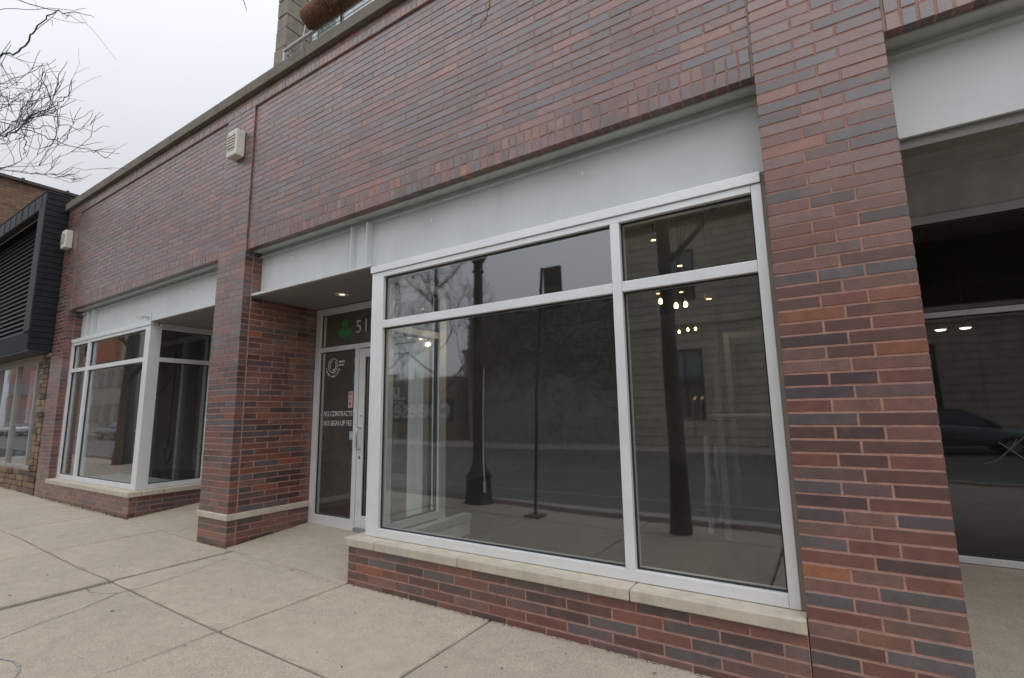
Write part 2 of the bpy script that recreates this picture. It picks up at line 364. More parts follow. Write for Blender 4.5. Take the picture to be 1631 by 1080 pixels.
# grit and dead leaves along the foot of the walls
lit = MB(); rr = random.Random(5)
def grit(x0, y0, x1, y1, n, spread=.035, big=.012, side=(0, -1)):
    for _ in range(n):
        t = rr.random(); k = abs(rr.gauss(0, spread)); x = x0 + (x1 - x0) * t + side[0] * (k + .004); y = y0 + (y1 - y0) * t + side[1] * (k + .004)
        s_ = rr.uniform(.002, big) * (1 - .5 * min(1, k / .08)); a = rr.uniform(0, 6.28); z = gz(x, y) + .003; tone = rr.choice([(.07, .045, .03), (.12, .075, .045), (.05, .035, .025), (.2, .16, .11), (.35, .32, .27)])
        ca, sa = math.cos(a) * s_, math.sin(a) * s_
        lit.poly([(x - ca, y - sa, z), (x + sa * .5, y - ca * .5, z + s_ * .5), (x + ca, y + sa, z + .001), (x - sa * .5, y + ca * .5, z + s_ * .3)], [(0, 1, 2, 3)], tone)
grit(-3.42, 0, 0, 0, 700, .016, .009); grit(0, 0, .62, 0, 160, .02); grit(-11.7, 0, -7.86, 0, 800, .04, .016); grit(-5.99, 0, -5.38, 0, 120, .02)
grit(-5.37, 0, -5.37, 1.0, 160, .015, side=(1, 0)); grit(-7.85, 0, -7.85, 1, 120, .015, side=(1, 0)); grit(-5.3, -.05, -3.45, -.05, 120, .006, .008); grit(-20, 0, -11.7, 0, 200, .05, .02)
LIT = mat('leaf_litter', (1, 1, 1), .95); LT = LIT.node_tree
at = LT.nodes.new('ShaderNodeAttribute'); at.attribute_name = 'tone'; LT.links.new(at.outputs['Color'], LT.nodes['Principled BSDF'].inputs['Base Color'])
lit.build('leaf_litter', LIT, kind='stuff', label='brown grit and dead leaf scraps along the foot of the brick walls', cat='leaf litter')

# road, far kerb and far sidewalk (seen in the shop windows)
ASPH = concrete_mat('road_asphalt', (.12, .117, .11))
FARW = concrete_mat('far_concrete', (.36, .33, .28))
MB().box(-160, 160, -14.6, -3.98, -.9, -.46).build('road', ASPH, kind='structure')
MB().box(-160, 160, -40, -14.6, -.9, -.32).build('far_sidewalk', FARW, kind='structure')
MB().box(-160, 160, -.2, 60, -1.2, -.42).build('ground', mat('bare_ground', (.12, .11, .09), .95), kind='structure')
mk = MB()
mk.box(-160, 160, -5.72, -5.62, -.46, -.455)
mk.box(-160, 160, -9.35, -9.25, -.46, -.455)
mk.build('lane_marking', mat('road_paint', (.24, .235, .22), .8, var=.25, scale=9), kind='structure')
pv = MB()
for i in range(0, 220):
    for j in range(3):
        x = -22 + i * .21; pv.box(x, x + .2, -3.70 + j * .105 - .0, -3.60 + j * .105 - .005, -.36, gz(x, -3.6) + .006)
pv.build('kerbside_brick_paver', mat('paver_red', (.10, .062, .05), .85, var=.3, scale=3), walk, kind='stuff')

# ------------------------------------------------------------------ the brick shop building
B = empty('brick_shop_building', (0, 0, 0), label='long one-storey purple-red brick shop building with stone coping and white fascias', cat='building')
PAL = [((.162, .050, .035), 24), ((.18, .078, .060), 12), ((.088, .074, .084), 12), ((.055, .026, .028), 15), ((.098, .035, .029), 23),
       ((.23, .068, .028), 4.5), ((.115, .064, .064), 12), ((.175, .086, .072), 6), ((.066, .048, .055), 8), ((.28, .095, .038), .8)]
def tone(r):
    t = r.uniform(0, sum(w for _, w in PAL))
    for c, w in PAL:
        t -= w
        if t <= 0: break
    k = r.uniform(.76, 1.02); return tuple(min(1, q * k * r.uniform(.96, 1.04)) for q in c)
def proj_area(p, w, h, nrm):
    d = Vector(p) - Vector(CP); x = d.dot(Vector(R0)); y = d.dot(Vector(R1)); z = d.dot(Vector(R2))
    if z < .1: return 0
    u, v = 815.5 + 781.5 * x / z, 540 + 781.5 * y / z
    if not (-10 < u < 1641 and -10 < v < 1090): return 0
    c = -d.normalized().dot(Vector(nrm))
    if c <= 0: return 0
    return w * h * c / (d.length ** 2)
RECS = []   # (kind, part key, origin(centre of face), u half length, half height, face axis, tone, depth)
BJ = .0115  # joint width
def add_brick(kind, part, axis, pos, ulen, h, depth, r, zclip=None):
    """axis: 'F' faces the street (-y), 'R' faces +x, 'L' faces -x; pos = (u0, plane, z0)"""
    RECS.append((kind, part, axis, pos, ulen, h, depth, tone(r)))
def rows(part, axis, u0, u1, plane, nlo, nhi, pattern, r, depth=.09, zoff=0., zfloor=None, kind='brick'):
    n = nlo
    while n <= nhi + 1e-6:
        z0 = Z(n + .5) + BJ / 2 + zoff; h = C - BJ
        segs = pattern(int(round(n)), u1 - u0)
        for (a, b) in segs:
            ua, ub = u0 + a, u0 + b
            zz = z0; hh = h
            if zfloor is not None:
                g = zfloor((ua + ub) / 2) - .03
                if z0 + h < g: continue
            e0 = 0 if a < .001 else BJ / 2; e1 = 0 if b > u1 - u0 - .001 else BJ / 2
            add_brick(kind, part, axis, (ua + e0, plane + r.uniform(-.0012, .0012), zz), ub - ua - e0 - e1, hh, depth, r)
        n += 1
def half_bond(off=0.):
    def f(n, Lw):
        s = []; x = -(off + (.1525 if n % 2 else 0)) % .305 - .305; 
        while x < Lw:
            a, b = max(0, x), min(Lw, x + .305)
            if b - a > .045: s.append((a, b))
            elif b > a and s: s[-1] = (s[-1][0], b)
            x += .305
        # absorb slivers at the start
        if s and s[0][0] > 0: s[0] = (0, s[0][1])
        return s
    return f
def pier_bond(n, Lw):
    return [(0, Lw / 2), (Lw / 2, Lw)] if n % 2 == 0 else [(0, Lw / 3), (Lw / 3, 2 * Lw / 3), (2 * Lw / 3, Lw)]
def side_bond(n, Lw):
    xs = [0, .152, .457, .762, Lw] if n % 2 else [0, .305, .61, Lw]
    xs = [x for x in xs if x < Lw - .05] + [Lw]
    return list(zip(xs, xs[1:]))
rb = random.Random(11)
XB1, XB0, XA1, XA0 = -5.385, -5.995, -11.08, -11.69
piers = {}
def pier(key, x0, x1, ybk, lab=None):
    zl = gz((x0 + x1) / 2) - .15
    mb = MB().box(x0 + .0028, x1 - .0028, .0028, ybk, zl, Z(-28.5) - .004)
    p = mb.build('brick_pier', MORT, B)
    if lab: p['label'] = lab
    piers[key] = p
    rows(key, 'F', x0, x1, 0, -28, 49, pier_bond, rb, zfloor=lambda x: gz(x))
pier('C', 0, .61, 3.0); pier('B', XB0, XB1, 1.02); pier('A', XA0, XA1, 1.02); pier('D', 3.25, 3.86, 1.0)
# stone bands replace course 43 on pier B: drop those bricks
RECS[:] = [q for q in RECS if not (q[1] == 'B' and abs(q[3][2] - (Z(43.5) + BJ / 2)) < .01)]
# side of pier B towards the main entry (faces +x)
rows('B', 'R', .102, .99, XB1, 7, 49, side_bond, rb, zfloor=lambda u: gz(-5.38, u))
RECS[:] = [q for q in RECS if not (q[1] == 'B' and q[2] == 'R' and abs(q[3][2] - (Z(43.5) + BJ / 2)) < .01)]
one = lambda n, Lw: [(0, Lw)]
rows('B', 'R', .102, .205, XB1, -1, 6, one, rb); rows('A', 'R', .102, .205, XA1, -1, 6, one, rb)
rows('C', 'R', .102, 2.98, .61, -1, 49, half_bond(.1), rb, zfloor=lambda u: gz(1, u))
box('corner_mortar_joint', XB1 - .003, XB1 + .0015, .0925, .1035, gz(-5.38) - .05, 3.04, MORT, piers['B'])
# spandrel panels (recessed 20 mm between the piers)
def rowlocks(part, x0, x1, plane, zlo, nrow, r, depth=.09, hh=1.5 * C):
    n = max(1, round((x1 - x0) / .0685)); w = (x1 - x0) / n
    for j in range(nrow):
        sh = 0
        for i in range(n):
            RECS.append(('rowlock_brick', part, 'F', (x0 + i * w + BJ / 2, plane + r.uniform(-.0015, .0015), zlo + j * hh + BJ / 2), w - BJ, hh - BJ, depth, tone(r)))
PANELS = (('PM', XB1 + .012, -.012), ('PA', XA1 + .012, XB0 - .012), ('PR', .622, 3.238))
for key, x0, x1 in PANELS:
    p = MB().box(x0 - .010, x1 + .010, .0228, .25, 3.054, Z(-28.5) - .004).build('spandrel_panel', MORT, B); piers[key] = p
    rows(key, 'F', x0, x1, .02, -28, -5, half_bond(.07 if key == 'PM' else .2), rb)
    rowlocks(key, x0, x1, .02, Z(-1.5), 2, rb)
ZT = Z(-31.5)
p = MB().box(XA0 + .003, 3.857, .0028, .25, Z(-28.5) + .002, ZT - .002).build('brick_frieze', MORT, B); piers['FR'] = p
rowlocks('FR', XA0, 3.86, 0, Z(-28.5), 2, rb)
# base walls under the display windows
ZA = .06        # the left bay sits a little higher up the slope
p = MB().box(-3.417, -.004, .0028, .20, -.6, -.001).box(-3.417, -3.21, .2005, .94, -.6, -.001).build('base_wall', MORT, B); piers['WC'] = p
rows('WC', 'F', -3.42, -.008, 0, 44, 49, half_bond(.203), rb, zfloor=lambda x: gz(x))
rows('WC', 'L', .10, .95, -3.42, 44, 49, half_bond(.1), rb, zfloor=lambda u: gz(-3.5, u))
p = MB().box(XA1 + .004, -7.863, .0028, .20, -.6, ZA - .001).box(-8.07, -7.863, .2005, .94, -.6, ZA - .001).build('base_wall', MORT, B); piers['WA'] = p
rows('WA', 'F', XA1 + .008, -7.86, 0, 44, 50, half_bond(.05), rb, zoff=ZA, zfloor=lambda x: gz(x))
rows('WA', 'R', .10, .95, -7.86, 44, 50, half_bond(.15), rb, zoff=ZA, zfloor=lambda u: gz(-7.8, u))
# build bricks
MESHES = {}
def brick_mesh(kind, axis, ul, h, dp):
    k = (kind, axis, round(ul, 3), round(h, 3), dp)
    if k in MESHES: return MESHES[k]
    bv = .0014
    # face outline at depth bv, inset face at 0, back at dp  (coords: u along wall, d depth, z)
    P = [(0, bv, 0), (ul, bv, 0), (ul, bv, h), (0, bv, h), (bv, 0, bv), (ul - bv, 0, bv), (ul - bv, 0, h - bv), (bv, 0, h - bv), (0, dp, 0), (ul, dp, 0), (ul, dp, h), (0, dp, h)]
    F = [(4, 5, 6, 7), (0, 1, 5, 4), (1, 2, 6, 5), (2, 3, 7, 6), (3, 0, 4, 7), (0, 8, 9, 1), (1, 9, 10, 2), (2, 10, 11, 3), (3, 11, 8, 0)]
    if axis == 'R': P = [(-d, u, z) for u, d, z in P]
    if axis == 'L': P = [(d, -u + ul, z) for u, d, z in P]
    MESHES[k] = (P, F); return MESHES[k]
def world_origin(rec):
    kind, part, axis, (u, pl, z), ul, h, dp, tn = rec
    return (u, pl, z) if axis == 'F' else (pl, u, z)
NRM = {'F': (0, -1, 0), 'R': (1, 0, 0), 'L': (-1, 0, 0)}
MD = {}
for kind in ('brick', 'rowlock_brick'):
    rs = [q for q in RECS if q[0] == kind]
    def key_(q):
        o = Vector(world_origin(q)); c = o + (Vector((q[4] / 2, 0, q[5] / 2)) if q[2] == 'F' else Vector((0, q[4] / 2, q[5] / 2)))
        return -proj_area(c, q[4], q[5], NRM[q[2]])
    rs.sort(key=key_)
    for q in rs[:300]:
        P, F = brick_mesh(kind, q[2], q[4], q[5], q[6]); k = (kind, q[2], round(q[4], 3), round(q[5], 3), q[6])
        if k not in MD:
            me = bpy.data.meshes.new(kind); me.from_pydata(P, [], F); me.materials.append(BR_O); MD[k] = me
        o = bpy.data.objects.new(kind, MD[k]); COL.objects.link(o); o.location = world_origin(q); o.color = (*q[7], 1)
        o.parent = piers[q[1]]
    byp = {}
    for q in rs[300:]: byp.setdefault(q[1], []).append(q)
    for part, lst in byp.items():
        m = MB()
        for q in lst:
            P, F = brick_mesh(kind, q[2], q[4], q[5], q[6]); o = world_origin(q)
            m.poly([(a + o[0], b + o[1], c + o[2]) for a, b, c in P], F, q[7])
        m.build(kind + '_field', BR_J, piers[part], kind='stuff')
# sealant lines at panel / pier joints
sl = MB()
for x in (-.006, XA1 + .006, .616, 3.244): sl.box(x - .006, x + .006, .012, .04, 3.05, Z(-28.5))
sl.build('sealant_joint', SEAL, B)
# stone sills and pier band
def stone(x0, x1, y0, y1, z0, z1, name='sill_stone', par=B): return box(name, x0, x1, y0, y1, z0, z1, SILL, par, bevel=.006)
for a, b in ((-3.452, -3.075), (-3.069, -2.203), (-2.197, -.908), (-.902, -.004)): stone(a, b, -.034, .13, .0005, C - .001)
stone(-3.452, -3.30, .134, .98, .0005, C - .001)
for a, b in ((XA1 - .0, -9.42), (-9.414, -7.826)): stone(a + .002, b, -.034, .13, ZA + .0005, ZA + C - .001)
for a, b in ((.134, .40), (.406, .985)): stone(-7.98, -7.826, a, b, ZA + .0005, ZA + C - .001)
stone(XB0 - .022, XB1 + .022, -.022, .04, .002, C - .002, 'stone_band'); stone(XB1 - .05, XB1 + .0215, .0415, .985, .002, C - .002, 'stone_band')
# coping
a = XA0 - .05
cx = [a, -9.9, -8.05, -6.2, -4.35, -2.5, -.65, 1.2, 3.05, 3.9]
for u, v in zip(cx, cx[1:]): box('coping_stone', u + .004, v - .004, -.055, .33, ZT + .001 - .03, ZT + .108, COPE, B, bevel=.006)
# steel lintels, fascias
def bay(x0, x1, fx0, fx1, par=B, deep=False):
    box('lintel_plate', x0, x1, .092, .212, 3.040, 3.0525, FASD, par)
    f = box('fascia_panel', fx0, fx1, .21, .235, 2.532, 3.039, FASC, par)
    box('lintel_flange', x0, x1, .17, .2095, 2.985, 2.996, FASD, par); box('lintel_web', x0, x1, .196, .2095, 2.997, 3.039, FASD, par)
    return f
bay(XB1 + .002, -.002, XB1 + .002, -.002); bay(XA1 + .002, XB0 - .002, XA1 + .002, XB0 - .002); bay(.612, 3.248, .612, 3.248)
def stiff(x0, x1, z0=2.534, z1=2.984):
    box('fascia_stiffener', x0, x0 + .012, .13, .2095, z0, z1, FASC, B); box('fascia_stiffener', x1 - .012, x1, .13, .2095, z0, z1, FASC, B)
    box('stiffener_web', x0 + .0125, x1 - .0125, .19, .2095, z0, z1, FASC, B)
stiff(-3.70, -3.46); stiff(-10.62, -10.38)
hk = MB()
for x, z in ((-4.74, 2.88), (-2.67, 2.84), (-1.2, 2.86), (-9.6, 2.86), (-7.0, 2.84)):
    hk.tube([(x, .21, z), (x, .17, z), (x + .02, .165, z - .012), (x + .02, .165, z - .035)], .004, 5)
hk.build('fascia_hook', ALU, B)
# soffits of the two recesses, edge angle, door light
def recess(x0, x1):
    box('soffit_edge_trim', x0, x1, .095, .215, 2.504, 2.530, FASC, B)
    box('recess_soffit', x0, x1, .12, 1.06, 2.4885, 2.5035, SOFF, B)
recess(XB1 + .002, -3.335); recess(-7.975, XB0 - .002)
lt = MB().lathe([(.001, 2.486), (.045, 2.484), (.05, 2.481), (.072, 2.479), (.078, 2.483), (.078, 2.488)], -4.41, .61, 20).build('recessed_downlight', mat('lamp_trim', (.55, .52, .48), .4), B)
MB().lathe([(.001, 2.4795), (.03, 2.480), (.034, 2.4835), (.001, 2.4837)], -4.41, .61, 14).build('lamp_lens', mat('warm_lamp', (.9, .85, .75), .4, emit=(1, .86, .65), estr=1.3), lt)

# ------------------------------------------------------------------ storefront windows
def member(par, name, x0, x1, y0, y1, z0, z1, m=ALU): return box(name, x0, x1, y0, y1, z0, z1, m, par, bevel=.003)
def pane(par, x0, x1, y0, y1, z0, z1, m=None):
    """single sheet of glass with a dark gasket frame standing in front of it"""
    if x1 - x0 > y1 - y0:
        y = (y0 + y1) / 2; o = MB().poly([(x0, y, z0), (x1, y, z0), (x1, y, z1), (x0, y, z1)], [(0, 1, 2, 3)]).build('glass_pane', m or GLASS, par)
    else:
        x = (x0 + x1) / 2; o = MB().poly([(x, y0, z0), (x, y1, z0), (x, y1, z1), (x, y0, z1)], [(0, 1, 2, 3)]).build('glass_pane', m or GLASS, par)
    return o
def gasket(par, axis, u0, u1, pl, z0, z1, t=.010, d=.012):
    g = MB()
    if axis == 'F':
        g.box(u0, u0 + t, pl - d, pl, z0, z1); g.box(u1 - t, u1, pl - d, pl, z0, z1); g.box(u0 + t, u1 - t, pl - d, pl, z0, z0 + t); g.box(u0 + t, u1 - t, pl - d, pl, z1 - t, z1)
    else:
        g.box(pl - d, pl + d, u0, u0 + t, z0, z1); g.box(pl - d, pl + d, u1 - t, u1, z0, z1); g.box(pl - d, pl + d, u0 + t, u1 - t, z0, z0 + t); g.box(pl - d, pl + d, u0 + t, u1 - t, z1 - t, z1)
    return g.build('gasket', GASK, par)
def display_window(x0, x1, y, zb, zt, corner, mull, tz, corner_left=True):
    """front frame; corner = square post width on one end, mull = (x0,x1) list, tz = (z0,z1) transom"""
    pw, jw = corner, .055
    L0, L1 = (x0, x0 + pw) if corner_left else (x0, x0 + jw)
    Q0, Q1 = (x1 - jw, x1) if corner_left else (x1 - pw, x1)
    d = .115
    w = box('display_window', L1 + .001, Q0 - .001, y, y + d, zb, zb + .068, ALU, B, bevel=.003)      # bottom rail carries the rest
    if corner_left:
        member(w, 'corner_post', L0, L1, y, y + .15, zb, zt - .066); member(w, 'jamb', Q0, Q1, y, y + d, zb, zt - .066)
    else:
        member(w, 'jamb', L0, L1, y, y + d, zb, zt - .066); member(w, 'corner_post', Q0, Q1, y, y + .15, zb, zt - .066)
    member(w, 'head_flashing', x0 - (.012 if corner_left else 0), x1 + (0 if corner_left else .012), y - .014, y + .10, zt - .064, zt)
    member(w, 'head_rail', L1 + .001, Q0 - .001, y, y + d, zt - .112, zt - .066)
    xs = [L1] + [q for m_ in mull for q in m_] + [Q0]
    for m_ in mull: member(w, 'mullion', m_[0], m_[1], y - .002, y + d, zb + .0685, zt - .1125)
    for a, b in zip(xs[::2], xs[1::2]):
        member(w, 'transom_bar', a + .001, b - .001, y + .001, y + d, tz[0], tz[1])
        for z0, z1 in ((zb + .068, tz[0]), (tz[1], zt - .112)):
            pane(w, a + .001, b - .001, y + .044, y + .046, z0, z1); gasket(w, 'F', a, b, y + .044, z0, z1)
    return w
WM = display_window(-3.33, -.028, .10, .07, 2.49, .15, [(-.968, -.903)], (1.893, 1.963))
WA = display_window(XA1 + .01, -7.97, .10, ZA + .07, 2.515, .15, [(-10.31, -10.225)], (1.925, 1.99), corner_left=False)
box('sealant_joint', -.028, -.001, .105, .16, .07, 2.49, SEAL, WM); box('sealant_joint', XA1 + .001, XA1 + .010, .105, .16, .13, 2.5, SEAL, WA)
# glass returns into the recesses
def ret(par, xo, zb, zt, tz, sgn):
    """return frame along y from .25 to .95 at outer plane xo; sgn=+1 faces +x"""
    a, b = (xo - .10, xo) if sgn > 0 else (xo, xo + .10)
    r = box('return_window', a, b, .251, .949, zb, zb + .066, ALU, B, bevel=.003)
    member(r, 'head_rail', a, b, .251, 1.06, zt - .112, zt - .028)
    member(r, 'end_post', a, b, .95, 1.06, zb if sgn > 0 else -.16, zt - .113)
    member(r, 'transom_bar', a + .001, b - .001, .251, .949, tz[0], tz[1])
    pl = (a + b) / 2
    for z0, z1 in ((zb + .066, tz[0]), (tz[1], zt - .112)):
        pane(r, pl - .001, pl + .001, .251, .949, z0, z1); gasket(r, 'R', .251, .949, pl, z0, z1, d=.02)
    return r
RM = ret(WM, -3.33, .07, 2.49, (1.893, 1.963), -1); RA = ret(WA, -7.97, ZA + .07, 2.515, (1.925, 1.99), 1)

# ------------------------------------------------------------------ main entry: sidelight, door, transom light
DY = 1.0
en = box('entry_frame', XB1 + .002, -3.34, DY - .012, DY + .08, 2.395, 2.478, ALU, B, bevel=.003)
zf = -.235
member(en, 'jamb', XB1 + .002, -5.292, DY - .01, DY + .08, zf, 2.394)
member(en, 'transom_bar', -5.291, -3.475, DY - .01, DY + .08, 1.912, 1.972)
member(en, 'mullion', -4.605, -4.535, DY - .012, DY + .08, zf, 1.911)
member(en, 'mullion', -3.615, -3.49, DY - .01, DY + .08, zf, 1.911); 
member(en, 'sill_rail', -5.291, -4.606, DY - .01, DY + .08, zf, -.085)
member(en, 'threshold', -4.534, -3.616, DY - .03, DY + .09, zf - .01, -.165, ALUD)
pane(en, -5.291, -4.606, DY + .03, DY + .032, -.085, 1.911); gasket(en, 'F', -5.291, -4.606, DY + .03, -.085, 1.911)
pane(en, -5.291, -3.475, DY + .03, DY + .032, 1.973, 2.394); gasket(en, 'F', -5.291, -3.475, DY + .03, 1.973, 2.394)
door = box('glass_door', -4.53, -4.43, DY - .006, DY + .045, -.163, 1.902, ALU, B, bevel=.003)
member(door, 'door_stile', -3.72, -3.62, DY - .006, DY + .045, -.163, 1.902)
member(door, 'door_rail', -4.429, -3.721, DY - .005, DY + .045, 1.80, 1.901); member(door, 'door_rail', -4.429, -3.721, DY - .005, DY + .045, -.163, -.03)
pane(door, -4.429, -3.721, DY + .02, DY + .022, -.03, 1.80); gasket(door, 'F', -4.429, -3.721, DY + .02, -.03, 1.80)
MB().tube([(-4.475, DY - .008, .955), (-4.475, DY - .05, .965), (-4.475, DY - .062, .94), (-4.475, DY - .062, .74), (-4.475, DY - .05, .715), (-4.475, DY - .008, .725)], .011, 8).build('door_handle', mat('polished_steel', (.6, .6, .58), .22, metal=.9), door, smooth=True)
o = MB().tube([(-4.475, DY - .006, .62), (-4.475, DY - .016, .62)], .019, 12).build('lock_cylinder', mat('polished_steel', (.6, .6, .58)), door)
MB().tube([(-4.475, DY - .006, 1.10), (-4.475, DY - .012, 1.10)], .008, 10).build('lock_indicator', GASK, door)
# closer room side: door wall of the left bay
en2 = box('entry_frame', -7.86, XB0 - .003, DY, DY + .08, 2.395, 2.478, ALU, B, bevel=.003)
for a, b in ((-7.86, -7.77), (-7.1, -7.03), (-6.10, XB0 - .003)): member(en2, 'mullion', a, b, DY, DY + .08, -.12, 2.394)
for a, b in ((-7.77, -7.1), (-7.03, -6.10)):
    pane(en2, a, b, DY + .03, DY + .032, -.1, 2.39)
# lettering and stickers on the sidelight and the transom light
GY = DY + .0235
LET = mat('frosted_lettering', (.58, .58, .56), .6)
fit(text_mesh('lettering', 'NO CONTRACTS', .088, LET, en, (-5.205, GY, 1.10)), .535, .064)
fit(text_mesh('lettering', 'NO SIGN-UP FEE', .088, LET, en, (-5.205, GY, .985)), .535, .064)
for ch, x in (('5', -4.655), ('1', -4.525), ('1', -4.43)): text_mesh('house_number_digit', ch, .225, LET, en, (x, GY, 2.115), bold=.001)
def disc_ring(cx, cz, r, w, y, n=28, gaps=()):
    m = MB()
    for i in range(n):
        if i in gaps: continue
        t0, t1 = 2 * math.pi * i / n, 2 * math.pi * (i + 1) / n
        P = [(cx + (r - w) * math.cos(t0), y, cz + (r - w) * math.sin(t0)), (cx + r * math.cos(t0), y, cz + r * math.sin(t0)), (cx + r * math.cos(t1), y, cz + r * math.sin(t1)), (cx + (r - w) * math.cos(t1), y, cz + (r - w) * math.sin(t1))]
        m.poly(P, [(0, 1, 2, 3)])
    return m
lg = disc_ring(-5.06, 1.735, .095, .012, GY); 
for P in disc_ring(-5.06, 1.735, .066, .014, GY, 20, (3, 4, 12, 13)).f: pass
r2 = disc_ring(-5.06, 1.735, .066, .014, GY, 20, (3, 4, 12, 13)); lg.poly(r2.v, r2.f)
for i in range(9):
    t = 3.3 + i * .33; x, z = -5.06 + .125 * math.cos(t), 1.72 + .125 * math.sin(t); s_ = .012 + .004 * (i % 3)
    lg.poly([(x - s_, GY, z), (x, GY, z - s_), (x + s_, GY, z), (x, GY, z + s_)], [(0, 1, 2, 3)])
lg.box(-4.95, -4.84, GY, GY + .0005, 1.765, 1.787); lg.box(-4.955, -4.85, GY, GY + .0005, 1.725, 1.742)
lg.build('round_emblem', LET, en)
def sticker(x0, x1, z0, z1, col, name='sticker', lines=(), lc=(.8, .8, .8)):
    x0 -= .03; x1 -= .022
    s_ = box(name, x0, x1, GY - .0006, GY, z0, z1, mat('sticker_%d_%d' % (int(x0 * -1000), int(z0 * 1000)), col, .5, var=.05), en)
    for (a, b, c, d) in lines: box('print', x0 + a, x0 + b, GY - .0014, GY - .0008, z0 + c, z0 + d, mat('print_%d' % int(lc[0] * 100), lc, .5), s_)
    return s_
sticker(-4.715, -4.645, 1.20, 1.40, (.50, .36, .38), lines=((.012, .058, .15, .18), (.012, .05, .1, .12), (.012, .05, .03, .07)), lc=(.30, .12, .14))
sticker(-4.625, -4.608, 1.20, 1.40, (.50, .09, .10)); sticker(-4.62, -4.607, 1.14, 1.185, (.6, .62, .6))
sticker(-4.64, -4.607, 1.50, 1.62, (.05, .22, .22)); sticker(-4.632, -4.607, 1.40, 1.47, (.05, .10, .28)); sticker(-4.675, -4.607, .82, .92, (.30, .42, .46), lines=((.02, .05, .03, .06),), lc=(.5, .55, .6))
sticker(-4.63, -4.615, 1.72, 1.80, (.25, .26, .26))
# foil shamrock behind the transom light, brightened by a faint glow in its material
sh = MB()
for k in range(3):
    t = math.pi / 2 + k * 2 * math.pi / 3; cx, cz = -4.90 + .074 * math.cos(t), 2.185 + .074 * math.sin(t)
    pts = [(cx + .058 * math.cos(a), 1.06, cz + .058 * math.sin(a)) for a in [i * math.pi / 8 for i in range(16)]]
    pts2 = [(x, 1.068, z) for x, y, z in pts]; n = 16
    sh.poly(pts + pts2, [tuple(range(n)), tuple(range(2 * n - 1, n - 1, -1))] + [(i, (i + 1) % n, n + (i + 1) % n, n + i) for i in range(n)])
sh.box(-4.906, -4.894, 1.06, 1.067, 2.06, 2.15)
sh.build('shamrock', mat('glowing_green_foil', (.02, .30, .05), .28, metal=.5, var=.4, scale=40, bump=.8, bscale=60, emit=(.0, .12, .02), estr=.25), label='green foil shamrock hanging behind the glass beside the house number', cat='shamrock')

# ------------------------------------------------------------------ decal on the return glass and shop interior
PALE = mat('pale_vinyl', (.42, .50, .47), .6)
for ch, yy in (('r', .262), ('u', .335)): text_mesh('lettering', ch, .20, PALE, RM, (-3.276, yy, 1.275), rot=(math.pi / 2, 0, math.pi / 2), bold=.001)
text_mesh('lettering', 'STRENGTH', .040, PALE, RM, (-3.276, .305, 1.245), rot=(math.pi / 2, 0, math.pi / 2), bold=.0005)
text_mesh('lettering', '& FITNESS', .040, PALE, RM, (-3.276, .305, 1.205), rot=(math.pi / 2, 0, math.pi / 2), bold=.0005)
tk = MB()
for i in range(3): tk.poly([(-3.276, .275 + i * .04, 1.435), (-3.276, .297 + i * .04, 1.435), (-3.276, .317 + i * .04, 1.462), (-3.276, .295 + i * .04, 1.462)], [(0, 1, 2, 3)])
tk.build('lettering_accent', PALE, RM)
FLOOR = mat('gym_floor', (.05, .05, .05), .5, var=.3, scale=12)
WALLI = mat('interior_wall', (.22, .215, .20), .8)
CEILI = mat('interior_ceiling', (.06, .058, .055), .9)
inn = empty('shop_interior'); inn.parent = B
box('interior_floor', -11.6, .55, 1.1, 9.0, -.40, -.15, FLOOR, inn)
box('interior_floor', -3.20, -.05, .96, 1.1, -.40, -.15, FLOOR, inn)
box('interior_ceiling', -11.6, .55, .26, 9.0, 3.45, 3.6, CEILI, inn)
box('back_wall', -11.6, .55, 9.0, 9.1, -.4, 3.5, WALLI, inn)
box('party_wall', -5.99, -5.80, 1.1, 9.0, -.4, 3.44, mat('party_wall_paint', (.30, .29, .27), .8), inn)
box('side_wall', .40, .55, .30, 9.0, -.4, 3.44, mat('dark_wall_paint', (.10, .095, .09), .8), inn)
box('side_wall', -11.6, -11.45, 1.1, 9.0, -.4, 3.44, WALLI, inn)
box('window_deck', -3.225, -3.12, .215, 1.36, -.005, .058, mat('deck_paint', (.42, .46, .44), .6), inn)
box('deck_front', -3.16, -3.14, .216, 1.355, -.15, -.0055, mat('white_deck_end', (.62, .66, .63), .5), inn)
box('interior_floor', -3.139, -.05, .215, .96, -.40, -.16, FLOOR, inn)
box('knee_wall', -3.139, -.03, .21, .214, -.15, .06, WALLI, inn)
box('window_deck', -10.9, -8.1, .215, .95, -.02, .12, mat('deck_paint', (.42, .46, .44)), inn)
box('upper_closure', -3.2, .39, .25, .30, 2.50, 3.44, CEILI, inn); box('upper_closure', -11.4, -8.1, .25, .30, 2.53, 3.44, CEILI, inn); box('upper_closure', -5.79, -3.21, 1.07, 1.11, 2.48, 3.44, CEILI, inn); box('upper_closure', -8.09, -6.0, 1.07, 1.11, 2.48, 3.44, CEILI, inn)
box('roof_slab', XA0, 3.86, .27, 9.5, 4.7, 4.8, mat('roofing', (.08, .08, .08), .9), B)
box('rear_wall', XA0, 3.86, 9.4, 9.55, -.5, 4.69, MORT, B)
